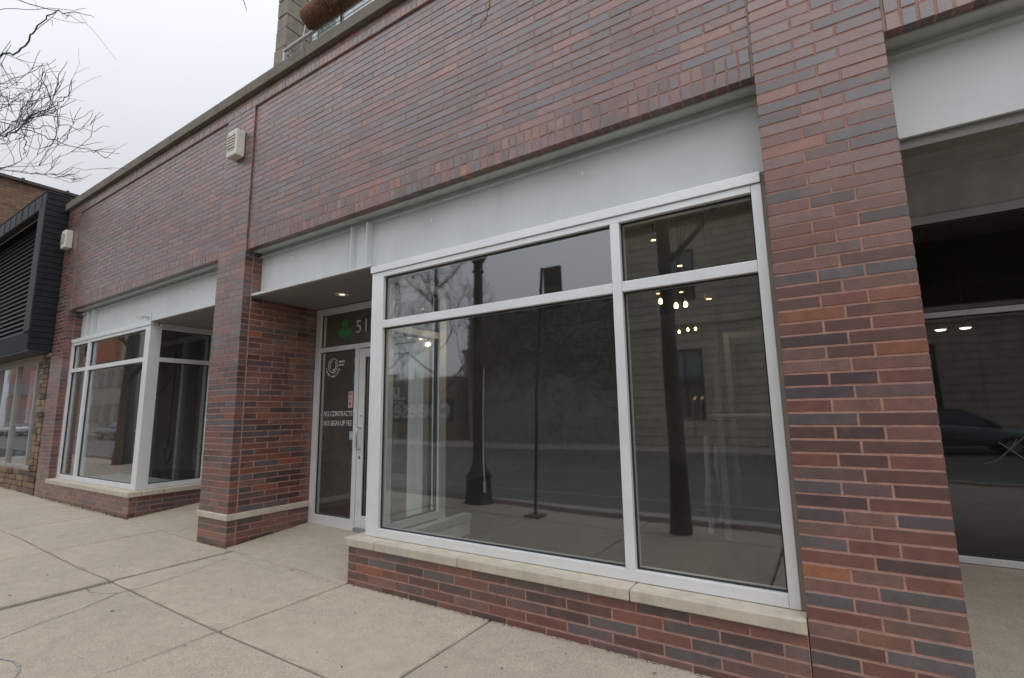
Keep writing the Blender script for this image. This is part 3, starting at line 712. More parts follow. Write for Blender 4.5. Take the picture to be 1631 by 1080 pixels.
# ------------------------------------------------------------------ things inside
BULB = mat('lit_bulb', (1, .8, .5), .4, emit=(1, .58, .22), estr=16)
CORD = mat('black_cord', (.01, .01, .01), .6)
BRASS = mat('brass_cap', (.30, .20, .08), .4, metal=.8)
def pendant(x, y, z, lab, r=.026, top=3.45):
    t = empty('pendant_lamp', (x, y, z), label=lab, cat='pendant lamp', group='bare bulb pendant lamps inside the gym')
    MB().lathe([(.004, z - r * 1.3), (r * .8, z - r), (r, z), (r * .75, z + r * .8), (r * .4, z + r * 1.4)], x, y, 10).build('bulb', BULB, t, smooth=True)
    MB().lathe([(r * .45, z + r * 1.4), (r * .5, z + r * 3), (r * .2, z + r * 3.3)], x, y, 8).build('socket', BRASS, t)
    MB().tube([(x, y, z + r * 3.3), (x, y, top)], .004, 4).build('cord', CORD, t)
pendant(-1.439, 3.0, 2.442, 'leftmost lit bare bulb of the larger near cluster in the right window pane')
pendant(-1.254, 3.0, 2.362, 'middle lit bare bulb of the larger near cluster in the right window pane')
pendant(-1.143, 3.0, 2.363, 'right lit bare bulb of the larger near cluster in the right window pane')
for (x, lab) in ((-1.62, 'leftmost small bulb of the far trio in the right window pane'), (-1.49, 'middle small bulb of the far trio in the right window pane'), (-1.38, 'rightmost small bulb of the far trio in the right window pane')):
    pendant(x, 4.6, 2.29 + .02 * (x > -1.6), lab, .019)
pl = bpy.data.lights.new('pendant_glow', 'POINT'); pl.energy = 22; pl.color = (1, .72, .42); pl.shadow_soft_size = .025
po = bpy.data.objects.new('pendant_glow', pl); COL.objects.link(po); po.location = (-1.28, 3.02, 2.25)
def spot(x, y, z, lab):
    t = MB().lathe([(.001, z + .06), (.045, z + .05), (.05, z), (.001, z + .001)], x, y, 12).build('ceiling_spotlight', BRASS, None, label=lab, cat='ceiling light', group='small ceiling spotlights inside the gym')
    MB().lathe([(.001, z - .003), (.030, z - .002), (.001, z - .001)], x, y, 10).build('lens', mat('spot_lens', (1, .8, .5), emit=(1, .62, .25), estr=9), t)
    MB().tube([(x, y, z + .05), (x, y, 3.45)], .008, 5).build('stem', CORD, t)
spot(-1.48, 3.0, 3.24, 'ceiling spotlight seen high in the upper right window pane'); spot(-1.18, 3.0, 2.85, 'ceiling spotlight low in the upper right window pane above the bulbs')
spot(-.877, 3.0, 2.395, 'ceiling spotlight right of the bulb clusters, bright oval'); spot(-1.9, 4.6, 2.93, 'ceiling spotlight just above the bulbs, first of the far row'); spot(-1.55, 4.6, 2.90, 'ceiling spotlight just above the bulbs, last of the far row')
# gymnastic rings in the left bay, seen through its glass return
for k, (y, x, lab) in enumerate(((1.2, -9.74, 'black gymnastic ring on a long strap hanging in the left shop bay'), (1.2, -8.45, 'gymnastic ring hanging nearest the brick pier in the left shop bay'))):
    t = empty('gymnastic_ring', (x, y, .48), label=lab, cat='gymnastic ring', group='gymnastic rings in the left bay')
    MB().tube([(x + .13 * math.cos(a), y, .48 + .13 * math.sin(a)) for a in [i * math.pi / 12 for i in range(25)]], .024, 8, cap=False).build('ring', BLACK, t, smooth=True)
    MB().tube([(x, y, .61), (x + .01, y, 1.3), (x + .02, y, 3.45)], .022, 5).build('strap', BLACK, t)
MB().tube([(-9.72, 1.2, 1.95), (-10.0, 1.2, 1.7), (-10.6, 1.2, 1.42)], .013, 5).build('pull_strap', BLACK, label='slack diagonal strap beside the gymnastic rings', cat='strap')
box('bench', -11.2, -8.3, 1.6, 2.0, .02, .10, BLACK, None, label='low black bench along the wall below the rings', cat='bench')
for i in range(4):
    x = -11.0 + i * .55; t = empty('kettlebell', (x, 1.35, -.14), label=['leftmost dark kettlebell on the floor below the rings', 'second dark kettlebell from the left below the rings', 'third dark kettlebell from the left below the rings', 'rightmost dark kettlebell on the floor below the rings'][i], cat='kettlebell', group='kettlebells on the floor of the left bay')
    MB().lathe([(.05, -.14), (.10, -.08), (.11, -.02), (.08, .05), (.03, .08)], x, 1.35, 12).build('body', BLACK, t, smooth=True)
    MB().tube([(x - .06, 1.35, .05), (x - .055, 1.35, .12), (x, 1.35, .15), (x + .055, 1.35, .12), (x + .06, 1.35, .05)], .013, 6).build('handle', BLACK, t)
box('screen', -11.4, -8.05, 2.4, 2.44, -.1, 3.2, mat('grey_screen', (.36, .37, .35), .9), None, label='plain grey partition behind the hanging gymnastic rings', cat='partition')
STEEL = mat('machine_steel', (.55, .55, .56), .4, metal=.3); GREY = mat('machine_grey', (.20, .20, .22), .5)
# exercise bike, squat rack, dumbbell stand inside the right window pane
t = empty('exercise_bike', (-.95, 2.9, -.15), label='exercise bike standing behind the narrow right window pane', cat='exercise bike')
bx, by = -.95, 2.9
MB().tube([(bx, by - .35, -.12), (bx, by + .45, -.12)], .03, 8).build('base', STEEL, t); MB().tube([(bx, by + .3, -.1), (bx, by + .22, .45), (bx, by + .28, .72)], .03, 8).build('seat_post', STEEL, t)
MB().poly([(bx - .12, by + .40, .74), (bx + .12, by + .40, .74), (bx + .03, by + .12, .74), (bx - .03, by + .12, .74), (bx - .10, by + .38, .80), (bx + .10, by + .38, .80), (bx + .02, by + .13, .78), (bx - .02, by + .13, .78)], [(3, 2, 1, 0), (4, 5, 6, 7), (0, 1, 5, 4), (1, 2, 6, 5), (2, 3, 7, 6), (3, 0, 4, 7)]).build('saddle', BLACK, t, bevel=.01)
MB().tube([(bx, by - .3, -.1), (bx, by - .28, .6), (bx, by - .2, .95)], .03, 8).build('front_post', STEEL, t)
MB().tube([(bx - .22, by - .05, .98), (bx - .2, by - .22, 1.0), (bx + .2, by - .22, 1.0), (bx + .22, by - .05, .98)], .015, 8).build('handlebar', BLACK, t)
MB().tube([(bx - .03, by - .15, .15), (bx + .03, by - .15, .15)], .25, 24).build('flywheel', GREY, t)
for s_ in (-1, 1): MB().tube([(bx + s_ * .04, by + .05, .15), (bx + s_ * .1, by + .05 + s_ * .1, .02), (bx + s_ * .2, by + .05 + s_ * .1, .02)], .014, 6).build('pedal', GREY, t)
t = empty('squat_rack', (-.35, 2.7, -.15), label='tall dark squat rack at the right edge of the window', cat='squat rack')
for x in (-.75, -.05):
    for y in (2.4, 3.2): MB().box(x - .03, x + .03, y - .03, y + .03, -.15, 2.0).build('upright', GREY, t)
for y in (2.4, 3.2): box('crossbar', -.719, -.081, y - .025, y + .025, 1.93, 1.99, GREY, t)
MB().tube([(-1.0, 2.34, 1.05), (.25, 2.34, 1.05)], .014, 8).build('barbell', STEEL, t)
for x in (-.95, -.88, .16, .22): MB().tube([(x - .015, 2.34, 1.05), (x + .015, 2.34, 1.05)], .20, 20).build('weight_plate', BLACK, t)
t = MB().tube([(-3.12, 1.6, 1.62), (-3.12, 1.58, 1.2), (-3.13, 1.59, .6), (-3.12, 1.6, .36)], .009, 6).build('jump_rope', mat('pale_cord', (.6, .6, .58), .4), label='pale jump rope hanging inside the main window by its corner', cat='jump rope')
MB().tube([(-3.12, 1.6, .36), (-3.12, 1.6, .24)], .017, 8).build('grip', mat('pale_cord', (.6, .6, .58)), t)

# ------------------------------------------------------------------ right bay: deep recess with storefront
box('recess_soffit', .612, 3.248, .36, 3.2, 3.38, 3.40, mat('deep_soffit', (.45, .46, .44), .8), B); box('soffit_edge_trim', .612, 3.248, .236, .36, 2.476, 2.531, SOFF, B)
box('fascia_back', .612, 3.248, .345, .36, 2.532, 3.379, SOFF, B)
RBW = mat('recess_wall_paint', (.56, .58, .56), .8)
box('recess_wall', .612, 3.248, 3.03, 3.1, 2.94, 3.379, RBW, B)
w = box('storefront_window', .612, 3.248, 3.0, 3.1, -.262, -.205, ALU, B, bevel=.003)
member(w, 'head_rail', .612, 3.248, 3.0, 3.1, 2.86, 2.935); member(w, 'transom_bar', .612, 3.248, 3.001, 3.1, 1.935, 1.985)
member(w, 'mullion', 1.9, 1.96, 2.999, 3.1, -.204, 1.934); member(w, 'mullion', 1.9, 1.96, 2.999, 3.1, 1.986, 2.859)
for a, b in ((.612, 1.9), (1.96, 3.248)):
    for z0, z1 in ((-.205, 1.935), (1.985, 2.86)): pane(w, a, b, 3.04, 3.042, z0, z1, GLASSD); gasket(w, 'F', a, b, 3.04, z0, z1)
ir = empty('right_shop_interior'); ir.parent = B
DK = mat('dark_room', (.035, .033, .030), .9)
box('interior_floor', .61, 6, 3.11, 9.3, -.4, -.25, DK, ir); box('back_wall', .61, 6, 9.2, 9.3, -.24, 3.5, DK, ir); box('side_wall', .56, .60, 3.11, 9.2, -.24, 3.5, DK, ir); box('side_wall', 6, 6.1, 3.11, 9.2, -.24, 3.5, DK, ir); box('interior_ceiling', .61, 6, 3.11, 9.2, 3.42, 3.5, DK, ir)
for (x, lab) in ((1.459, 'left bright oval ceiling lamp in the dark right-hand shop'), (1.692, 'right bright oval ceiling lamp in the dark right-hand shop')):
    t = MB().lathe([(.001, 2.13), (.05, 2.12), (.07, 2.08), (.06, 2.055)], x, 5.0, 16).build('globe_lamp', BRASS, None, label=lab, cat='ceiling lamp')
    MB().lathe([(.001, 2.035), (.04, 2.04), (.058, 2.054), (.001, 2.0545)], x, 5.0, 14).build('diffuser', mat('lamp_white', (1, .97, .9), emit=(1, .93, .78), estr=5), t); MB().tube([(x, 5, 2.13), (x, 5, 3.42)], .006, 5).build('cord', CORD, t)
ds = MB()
def arc_decal(pts): ds.tube(pts, .006, 4)
arc_decal([(1.42 + .05 * i, 3.035, .72 + .17 * math.sin(i * .33 - .4)) for i in range(14)]); arc_decal([(1.42 + .05 * i, 3.035, .70 - .15 * math.sin(i * .33 - .6)) for i in range(14)]); arc_decal([(1.3 + .04 * i, 3.035, .60 + .012 * i * i * .5) for i in range(7)])
ds.build('script_lettering', mat('faint_vinyl', (.16, .15, .12), .6), w)

# ------------------------------------------------------------------ fittings on the facade
BEI = mat('beige_plastic', (.62, .60, .54), .55, var=.06, grime=.15)
def sounder(x, z, lab):
    t = empty('alarm_sounder', (x, -.09, z), label=lab, cat='alarm box')
    box('housing', x - .105, x + .105, -.115, -.001, z - .17, z + .17, BEI, t, bevel=.014)
    for i in range(5): box('louvre', x - .08, x + .08, -.1285, -.1155, z + .085 - i * .038, z + .097 - i * .038, BEI, t)
    box('grille_shadow', x - .08, x + .08, -.118, -.1155, z - .10, z + .11, mat('grille_dark', (.45, .43, .37), .8), t)
sounder(-5.66, 4.42, 'beige louvred alarm box on the brick pier between the two shop bays')
sounder(-11.40, 4.40, 'beige louvred alarm box at the far left end of the brick wall')
t = empty('security_camera', (-8.30, .17, 2.60), label='small white security camera on the left fascia above the corner post', cat='camera')
box('mount_plate', -8.36, -8.24, .19, .209, 2.56, 2.68, WHITE, t); MB().tube([(-8.30, .19, 2.62), (-8.28, .10, 2.61)], .02, 8).build('arm', WHITE, t); MB().tube([(-8.34, .12, 2.62), (-8.22, .03, 2.585)], .035, 10).build('camera_body', WHITE, t)

# set-back upper floor with stone corner pier and window band
STONE = mat('rough_stone', (.22, .195, .155), .9, var=.3, scale=5, bump=.8, bscale=25, grime=.4)
U = empty('penthouse', (-6, 2, 5), label='set-back upper storey with rough stone corner pier and window band', cat='upper storey')
pr = MB().box(-6.72, -6.52, 1.005, 1.45, 4.8, 12).build('stone_pier', MORT, U)
rs = random.Random(3); z = 4.85
while z < 11.9:
    h = rs.uniform(.18, .34); o = rs.uniform(-.02, .02)
    box('stone', -6.755 + rs.uniform(-.02, .01), -6.505 + rs.uniform(0, .006), .985 + rs.uniform(-.01, .01), 1.46, z, z + h - .012, STONE, pr, bevel=.012); z += h
UW = box('upper_wall', -6.50, 3.8, 1.45, 1.55, 4.8, 6.6, mat('grey_panel', (.50, .51, .52), .6), U)
box('panel_band', -6.50, 3.8, 1.40, 1.5, 7.62, 12, mat('light_panel', (.66, .67, .69), .5), U); box('side_return', -6.70, -6.5, 1.5, 8, 4.8, 12, STONE, U)
for i in range(7):
    x = -6.45 + i * 1.45; f = box('window_frame', x, x + 1.42, 1.42, 1.48, 7.50, 7.58, ALU, U, bevel=.004)
    member(f, 'jamb', x, x + .06, 1.42, 1.48, 6.62, 7.499); member(f, 'sill', x + .061, x + 1.42, 1.42, 1.50, 6.62, 6.68)
    pane(f, x + .06, x + 1.42, 1.45, 1.452, 6.68, 7.50)
    box('blind', x + .065, x + .9, 1.50, 1.51, 6.7, 7.5, mat('pale_blind', (.52, .62, .62), .8), f)
# railing on the parapet
RL = mat('galvanised_rail', (.42, .42, .41), .4, metal=.5)
rg = empty('parapet_railing', (-5.3, .2, 5.2), label='galvanised cable railing standing on the stone coping', cat='railing')
MB().tube([(-5.20, .2, 5.66), (3.8, .2, 5.66)], .022, 8).build('handrail', RL, rg)
MB().tube([(-5.20, .2, 5.66), (-5.20, 1.0, 5.66)], .022, 8).build('handrail', RL, rg)
for i in range(9): x = -5.18 + i * 1.1; box('post', x, x + .03, .185, .215, 5.18, 5.64, RL, rg)
for k in range(5): MB().tube([(-5.18, .2, 5.25 + .08 * k), (3.8, .2, 5.25 + .08 * k)], .005, 5).build('cable', RL, rg)
MB().tube([(-4.92, .22, 5.25), (-4.72, .22, 6.2)], .007, 5).build('stay_wire', RL, rg)
# rolled brown reed blind tied to the railing
ROLL = mat('brown_reed', (.16, .085, .045), .85, var=.4, scale=18, bump=.8, bscale=60)
P_ = []; R_ = []
a0, a1 = Vector((-4.50, .06, 5.665)), Vector((-3.35, .06, 5.72))
for i in range(116):
    t_ = i / 115; P_.append(a0.lerp(a1, t_)); R_.append(.118 * ((1.05, 1.10, 1.04, .86)[i % 4] - (.25 if i < 2 else 0)))
t = MB().tube(P_, R_, 18).build('rolled_reed_blind', ROLL, smooth=False, label='brown ribbed roll of reed matting hung on the parapet railing', cat='rolled blind')
ic = MB(); ric = random.Random(8)
for i in range(70):
    p0 = a0.lerp(a1, ric.random()); a = ric.uniform(1.9, 4.4); d = Vector((0, math.sin(a) * .13, math.cos(a) * .13)); ic.tube([p0 + d, p0 + d * 1.28 + Vector((ric.uniform(-.03, .03), 0, -.01))], .0025, 3)
ic.build('loose_reed_end', ROLL, t, kind='stuff')

# ------------------------------------------------------------------ neighbouring shop on the left
N = empty('neighbour_shop', (-14, 0, -.2), label='dark-clad neighbouring shop with boarded black marquee over a stone-trimmed window', cat='building')
CLAD = mat('charcoal_cladding', (.015, .017, .021), .7, spec=.25, var=.25, scale=7); CLADL = mat('charcoal_metal', (.04, .045, .053), .6, spec=.3, var=.15, scale=3)
X1 = XA0 - .062
mq = box('marquee', -24, X1 - .02, -.02, -.001, 2.34, 5.30, CLAD, N)
box('marquee_bottom', -24, X1 - .012, -.31, -.021, 2.335, 2.365, CLADL, N)
box('base_board', -24, X1 - .06, -.315, -.285, 2.366, 2.70, CLAD, N)
# end box: boards on the side face
eb = box('end_panel', X1 - .05, X1 - .014, -.31, -.02, 2.366, 5.34, CLAD, N)
for i in range(27):
    z = 2.37 + i * .11; MB().poly([(X1 - .0135, -.318, z), (X1, -.318, z), (X1, 0.02, z), (X1 - .0135, .02, z), (X1 - .0135, -.318, z + .105), (X1 - .009, -.318, z + .105), (X1 - .009, .02, z + .105), (X1 - .0135, .02, z + .105)], [(3, 2, 1, 0), (4, 5, 6, 7), (0, 1, 5, 4), (1, 2, 6, 5), (2, 3, 7, 6), (3, 0, 4, 7)]).build('side_board', CLAD, eb)
tr_ = box('corner_trim', X1 - .33, X1 - .013, -.335, -.3105, 2.701, 5.06, CLADL, N)
for i in range(15): box('trim_joint', X1 - .331, X1 - .012, -.337, -.3352, 2.75 + i * .155, 2.757 + i * .155, BLACK, tr_)
tb = box('top_beam', -24, X1 - .013, -.335, -.29, 5.061, 5.335, CLADL, N); box('beam_cap', -24, X1, -.345, 0, 5.345, 5.365, CLADL, N)
for i in range(30): x = X1 - .25 - i * .4; box('batten', x, x + .03, -.345, -.3352, 5.08, 5.33, CLADL, tb)
sl_ = MB()
for i in range(24):
    z = 2.73 + i * .097
    P = [(-24, -.10, z), (X1 - .34, -.10, z), (X1 - .34, -.025, z), (-24, -.025, z), (-24, -.055, z + .088), (X1 - .34, -.055, z + .088), (X1 - .34, -.025, z + .088), (-24, -.025, z + .088)]
    MB().poly(P, [(3, 2, 1, 0), (4, 5, 6, 7), (0, 1, 5, 4), (1, 2, 6, 5), (2, 3, 7, 6), (3, 0, 4, 7)]).build('louvre_slat', mat('louvre_grey', (.035, .035, .038), .6, var=.2, spec=.3), N)
# stone trimmed window below
NS = [mat('tan_stone_%d' % i, c, .9, var=.25, scale=14, bump=.7, bscale=40) for i, c in enumerate([(.19, .125, .07), (.14, .095, .06), (.22, .165, .105), (.08, .06, .05), (.17, .105, .07)])]
st = MB().box(-24, X1, .02, .3, -.4, .21).build('stone_base', MORT, N); sp = MB().box(-12.16, X1, .02, .3, -.4, 2.36).build('stone_jamb', MORT, N)
for row in range(5):
    z = -.28 + row * .098; x = X1
    while x > -16.5:
        w_ = rs.uniform(.16, .42); box('stone', x - w_ + .012, x, rs.uniform(-.02, .005), .06, z, z + .088, rs.choice(NS), st, bevel=.008); x -= w_
z = .215
while z < 2.3:
    h = rs.uniform(.06, .13); k = rs.uniform(.12, .30)
    box('stone', X1 - k + .01, X1, rs.uniform(-.02, .005), .06, z, z + h - .01, rs.choice(NS), sp, bevel=.006); box('stone', -12.15, X1 - k, rs.uniform(-.02, .005), .06, z, z + h - .01, rs.choice(NS), sp, bevel=.006); z += h
NF = mat('bronze_frame', (.34, .33, .31), .45, metal=.3)
nw = box('shop_window', -24, -12.17, .03, .12, .215, .285, NF, N, bevel=.003)
member(nw, 'head_rail', -24, -12.17, .03, .12, 2.20, 2.27, NF); box('lintel_trim', -24, -12.0, .00, .16, 2.275, 2.333, mat('lintel_tan', (.36, .30, .24), .8), N)
for x in (-12.23, -12.55, -13.80, -15.1, -17, -19): member(nw, 'mullion', x, x + .06, .029, .12, .286, 2.199, NF)
for a, b in ((-12.49, -12.23), (-13.74, -12.55), (-15.04, -13.8), (-17, -15.04), (-19, -16.94)): pane(nw, a, b, .07, .072, .285, 2.2)
rsn = empty('neighbour_interior'); rsn.parent = N
box('interior_floor', -24, X1, .31, 7, -.3, -.1, FLOOR, rsn); box('back_wall', -24, X1, 4, 4.1, -.1, 3, WALLI, rsn); box('interior_ceiling', -24, X1, .31, 4, 2.7, 2.8, CEILI, rsn); box('party_wall', X1 - .08, X1, .31, 4, -.1, 2.7, WALLI, rsn); box('flat_roof', -24, X1, .0, 9, 5.2, 5.3, BLACK, N); box('fascia_closure', -24, X1, .2, .3, 2.3, 5.2, CLAD, rsn)
box('window_poster', -13.45, -12.75, .16, .165, 1.05, 2.1, mat('poster_pink', (.50, .28, .28), .7, var=.5, scale=4), None, label='faded pink poster taped inside the neighbouring shop window', cat='poster')
t = MB().lathe([(.16, .29), (.19, .33), (.12, .45), (.05, .52)], -13.2, .5, 12).build('white_bundle', mat('white_cloth', (.6, .6, .58), .8), smooth=True, label='crumpled white bundle on the neighbouring window sill', cat='bundle')
box('storage_tub', -14.4, -14.0, .3, .6, .29, .47, mat('blue_plastic', (.06, .22, .40), .5), None, bevel=.02, label='blue plastic tub on the neighbouring window sill', cat='tub')

# tan brick party wall of the taller building beyond
T = empty('tan_brick_building', (-25, 5, 0), label='taller tan brick building with dark coping rising behind the neighbouring shop', cat='building')
def coursed(name, c1, c2, mort, bw, bh, rot=None):
    m, t_, p = new_mat(name); g = t_.nodes.new('ShaderNodeNewGeometry'); sp_ = t_.nodes.new('ShaderNodeSeparateXYZ'); cb = t_.nodes.new('ShaderNodeCombineXYZ'); ad = t_.nodes.new('ShaderNodeMath')
    t_.links.new(g.outputs['Position'], sp_.inputs[0]); t_.links.new(sp_.outputs['X'], ad.inputs[0]); t_.links.new(sp_.outputs['Y'], ad.inputs[1]); t_.links.new(ad.outputs[0], cb.inputs['X']); t_.links.new(sp_.outputs['Z'], cb.inputs['Y'])
    b = t_.nodes.new('ShaderNodeTexBrick'); b.inputs['Scale'].default_value = 1; b.inputs['Brick Width'].default_value = bw; b.inputs['Row Height'].default_value = bh; b.inputs['Mortar Size'].default_value = bh * .09
    b.inputs['Color1'].default_value = (*c1, 1); b.inputs['Color2'].default_value = (*c2, 1); b.inputs['Mortar'].default_value = (*mort, 1)
    t_.links.new(cb.outputs[0], b.inputs['Vector'])
    n = t_.nodes.new('ShaderNodeTexNoise'); n.inputs['Scale'].default_value = .9; n.inputs['Detail'].default_value = 9; n.inputs['Roughness'].default_value = .75; t_.links.new(g.outputs['Position'], n.inputs['Vector'])
    r = t_.nodes.new('ShaderNodeMapRange'); r.inputs['From Min'].default_value = .54; r.inputs['From Max'].default_value = .66; r.inputs['To Max'].default_value = .65; t_.links.new(n.outputs['Fac'], r.inputs['Value'])
    mx = t_.nodes.new('ShaderNodeMixRGB'); mx.inputs[2].default_value = (.05, .035, .03, 1); t_.links.new(r.outputs[0], mx.inputs[0]); t_.links.new(b.outputs['Color'], mx.inputs[1]); t_.links.new(mx.outputs[0], p.inputs['Base Color'])
    bp = t_.nodes.new('ShaderNodeBump'); bp.inputs['Strength'].default_value = .6; bp.inputs['Distance'].default_value = .01; t_.links.new(b.outputs['Fac'], bp.inputs['Height']); bp.invert = True; t_.links.new(bp.outputs[0], p.inputs['Normal'])
    p.inputs['Roughness'].default_value = .9; return m
TAN = coursed('tan_brick', (.25, .15, .085), (.15, .09, .055), (.11, .08, .06), .22, .075)
box('wall', -34, -17.0, -.10, 14, -.4, 7.25, TAN, T); cp = box('coping', -34.05, -16.93, -.15, 14.05, 7.251, 7.33, mat('dark_coping', (.06, .055, .05), .7), T)
for i in range(16): box('coping_clip', -16.935, -16.90, .3 + i * .9, .36 + i * .9, 7.26, 7.355, mat('dark_coping', (.06, .055, .05)), cp)
# ------------------------------------------------------------------ street trees
BARK = mat('bark', (.055, .05, .044), .9, var=.35, scale=16, bump=.8, bscale=30)
TWIG = mat('twig', (.075, .062, .055), .85, var=.2)
def grow(mb, p, d, ln, r, depth, rg, up=.15, spread=.75, minr=.003):
    pts = [p]; rad = [r]; q = Vector(p); dd = Vector(d); seg = 4
    for i in range(seg):
        dd = (dd + Vector((rg.gauss(0, .14), rg.gauss(0, .14), rg.gauss(0, .10) + up * .25))).normalized()
        q = q + dd * ln / seg; pts.append(q.copy()); rad.append(max(minr * .7, r * (1 - .42 * (i + 1) / seg)))
    mb.tube(pts, rad, 6 if r > .03 else (4 if r > .008 else 3), cap=False)
    if depth == 0: return
    nb = 3 if depth > 2 else rg.choice((2, 3, 3))
    for i in range(nb):
        k = rg.choice((2, 3, 4)) if i else 4
        sdir = Vector((rg.uniform(-1, 1), rg.uniform(-1, 1), rg.uniform(-.3, .8))).normalized()
        nd = (dd * 1.0 + sdir * spread).normalized()
        grow(mb, pts[k], nd, ln * rg.uniform(.62, .82), max(minr, rad[k] * rg.uniform(.55, .75)), depth - 1, rg, up, spread, minr)
def tree(x, y, h0, ht, r, seed, lab, depth=5, zb=-.36, nlimb=5, minr=.003):
    rg = random.Random(seed); t = empty('street_tree', (x, y, zb), label=lab, cat='tree', group=None)
    P_ = []; R_ = []; hx, hy = 0, 0; n = 8
    for i in range(n + 1):
        k = i / n; P_.append((x + hx, y + hy, zb + ht * k)); R_.append(r * (1.25 - .25 * min(1, k * 8)) * (1 - .5 * k)); hx += rg.gauss(0, .02); hy += rg.gauss(0, .02)
    MB().tube(P_, R_, 12).build('trunk', BARK, t, smooth=True)
    mb = MB()
    for i in range(nlimb):
        k = h0 / ht + (1 - h0 / ht) * i / (nlimb - 1); j = min(n - 1, int(k * n)); p0 = Vector(P_[j]).lerp(Vector(P_[j + 1]), k * n - j) if j < n else Vector(P_[-1])
        a = 2.4 * i + rg.uniform(-.4, .4); el = .55 + .5 * k
        grow(mb, p0, Vector((math.cos(a), math.sin(a), el)).normalized(), ht * .26, r * .42 * (1 - .4 * k), depth, rg, minr=minr)
    mb.build('crown', TWIG, t)
    return t
T1 = tree(-1.42, -2.93, 3.3, 7.5, .105, 21, 'slim bare street tree at the kerb opposite the narrow window pane', depth=4)
T2 = tree(-9.3, -3.0, 3.2, 7.5, .11, 5, 'bare kerbside tree before the left shop bay, its twigs reaching across the sky', depth=4)
T3 = tree(-17.1, -2.9, 2.6, 8.0, .21, 9, 'thick-trunked bare street tree mirrored in the left display window', depth=5, nlimb=7, minr=.008)
T4 = tree(-17.1, -16.4, 2.4, 10.5, .17, 33, 'bare tree across the road beside the dark low building', depth=5, nlimb=8, minr=.011)
T5 = tree(-21.5, -16.6, 2.0, 8.5, .15, 41, 'bare tree across the road before the green shopfront', depth=5, nlimb=8, minr=.011)
T6 = tree(-30, -16.4, 2.4, 8.0, .16, 55, 'bare tree farther left across the road', depth=4, minr=.012)
# long low branches of two trees that reach over the sidewalk into view
def limb(tr, pts, r0, r1, rg, side=6, m=TWIG, sl=.35, name='branch', js=.012):
    mb = MB(); pts = [Vector(p) for p in pts]; Q = []
    for a, b in zip(pts, pts[1:]):
        for i in range(4): Q.append(a.lerp(b, i / 4) + Vector((rg.gauss(0, js), rg.gauss(0, js), rg.gauss(0, js))))
    Q.append(pts[-1]); n = len(Q); R_ = [.8 * (r0 + (r1 - r0) * i / (n - 1)) for i in range(n)]
    mb.tube(Q, R_, 6)
    for i in range(2, n - 1):
        if rg.random() < side / 24:
            d = (Q[i + 1] - Q[i]).normalized() + Vector((rg.uniform(-.5, .5), rg.uniform(-.5, .5), rg.uniform(-.7, .7)))
            grow(mb, Q[i], d.normalized(), sl * rg.uniform(.6, 1.3), max(.0022, R_[i] * .55), rg.choice((0, 0, 1)), rg, up=0, spread=.6, minr=.0018)
    return mb.build(name, m, tr)
rg = random.Random(77)
def at(u, v, y):
    d = Vector(R0) * ((u - 815.5) / 781.4922) + Vector(R1) * ((v - 540) / 781.4922) + Vector(R2)
    t = (y - CP[1]) / d.y; return Vector(CP) + d * t
H2 = Vector((-9.25, -2.95, 4.4))
limb(T2, [H2, at(-60, 120, -1.45), at(0, 89, -1.5), at(28, 84, -1.5), at(52, 58, -1.5), at(60, 38, -1.5), at(92, 17, -1.5), at(120, 20, -1.5), at(150, 28, -1.5)], .020, .003, rg, 4, sl=.45)
limb(T2, [H2 + Vector((0, 0, .2)), at(-70, -20, -1.6), at(0, -8, -1.6), at(30, 2, -1.6), at(95, 17, -1.55), at(133, 38, -1.5)], .016, .0025, rg, 8, sl=.5)
limb(T2, [H2 + Vector((0, 0, .3)), at(-60, 30, -1.5), at(0, 16, -1.5), at(60, 14, -1.5), at(137, 13, -1.5)], .010, .0025, rg, 8, sl=.5)
limb(T2, [H2, at(-60, 170, -1.4), at(0, 138, -1.4), at(45, 140, -1.4), at(92, 154, -1.4)], .008, .0025, rg, 4, sl=.4)
limb(T2, [H2 - Vector((0, 0, .3)), at(-60, 230, -1.3), at(0, 219, -1.35), at(33, 205, -1.35), at(48, 185, -1.35), at(85, 168, -1.35), at(105, 157, -1.35), at(120, 128, -1.35)], .020, .0025, rg, 7, sl=.4)
limb(T2, [H2 - Vector((0, 0, .1)), at(-60, 180, -1.35), at(0, 192, -1.35), at(36, 205, -1.35), at(70, 218, -1.35), at(107, 231, -1.35), at(150, 243, -1.35), at(172, 249, -1.35)], .014, .0022, rg, 6, sl=.4)
limb(T2, [at(36, 204, -1.35), at(70, 202, -1.35), at(110, 203, -1.35), at(145, 208, -1.35), at(175, 202, -1.35)], .007, .0022, rg, 4, sl=.3)
limb(T2, [at(36, 206, -1.35), at(41, 225, -1.35), at(40, 240, -1.35), at(37, 247, -1.35)], .010, .0035, rg, 3, sl=.2)
limb(T2, [at(40, 232, -1.35), at(60, 236, -1.35), at(85, 230, -1.35), at(107, 230, -1.35)], .005, .003, rg, 3, sl=.3)
limb(T2, [H2 - Vector((0, 0, .5)), at(-60, 262, -1.3), at(0, 270, -1.3), at(50, 276, -1.3), at(90, 277, -1.3), at(120, 269, -1.3), at(180, 270, -1.3)], .008, .002, rg, 5, sl=.4)
limb(T2, [H2 - Vector((0, 0, .5)), at(-60, 290, -1.25), at(0, 268, -1.25), at(25, 262, -1.25), at(60, 258, -1.25)], .007, .002, rg, 6, sl=.35)
limb(T2, [at(-40, 120, -1.4), at(0, 128, -1.4), at(10, 140, -1.4), at(25, 122, -1.4)], .006, .002, rg, 6, sl=.4)
H1 = Vector((-1.42, -2.93, 3.5)); RUSS = mat('russet_twig', (.22, .12, .06), .8)
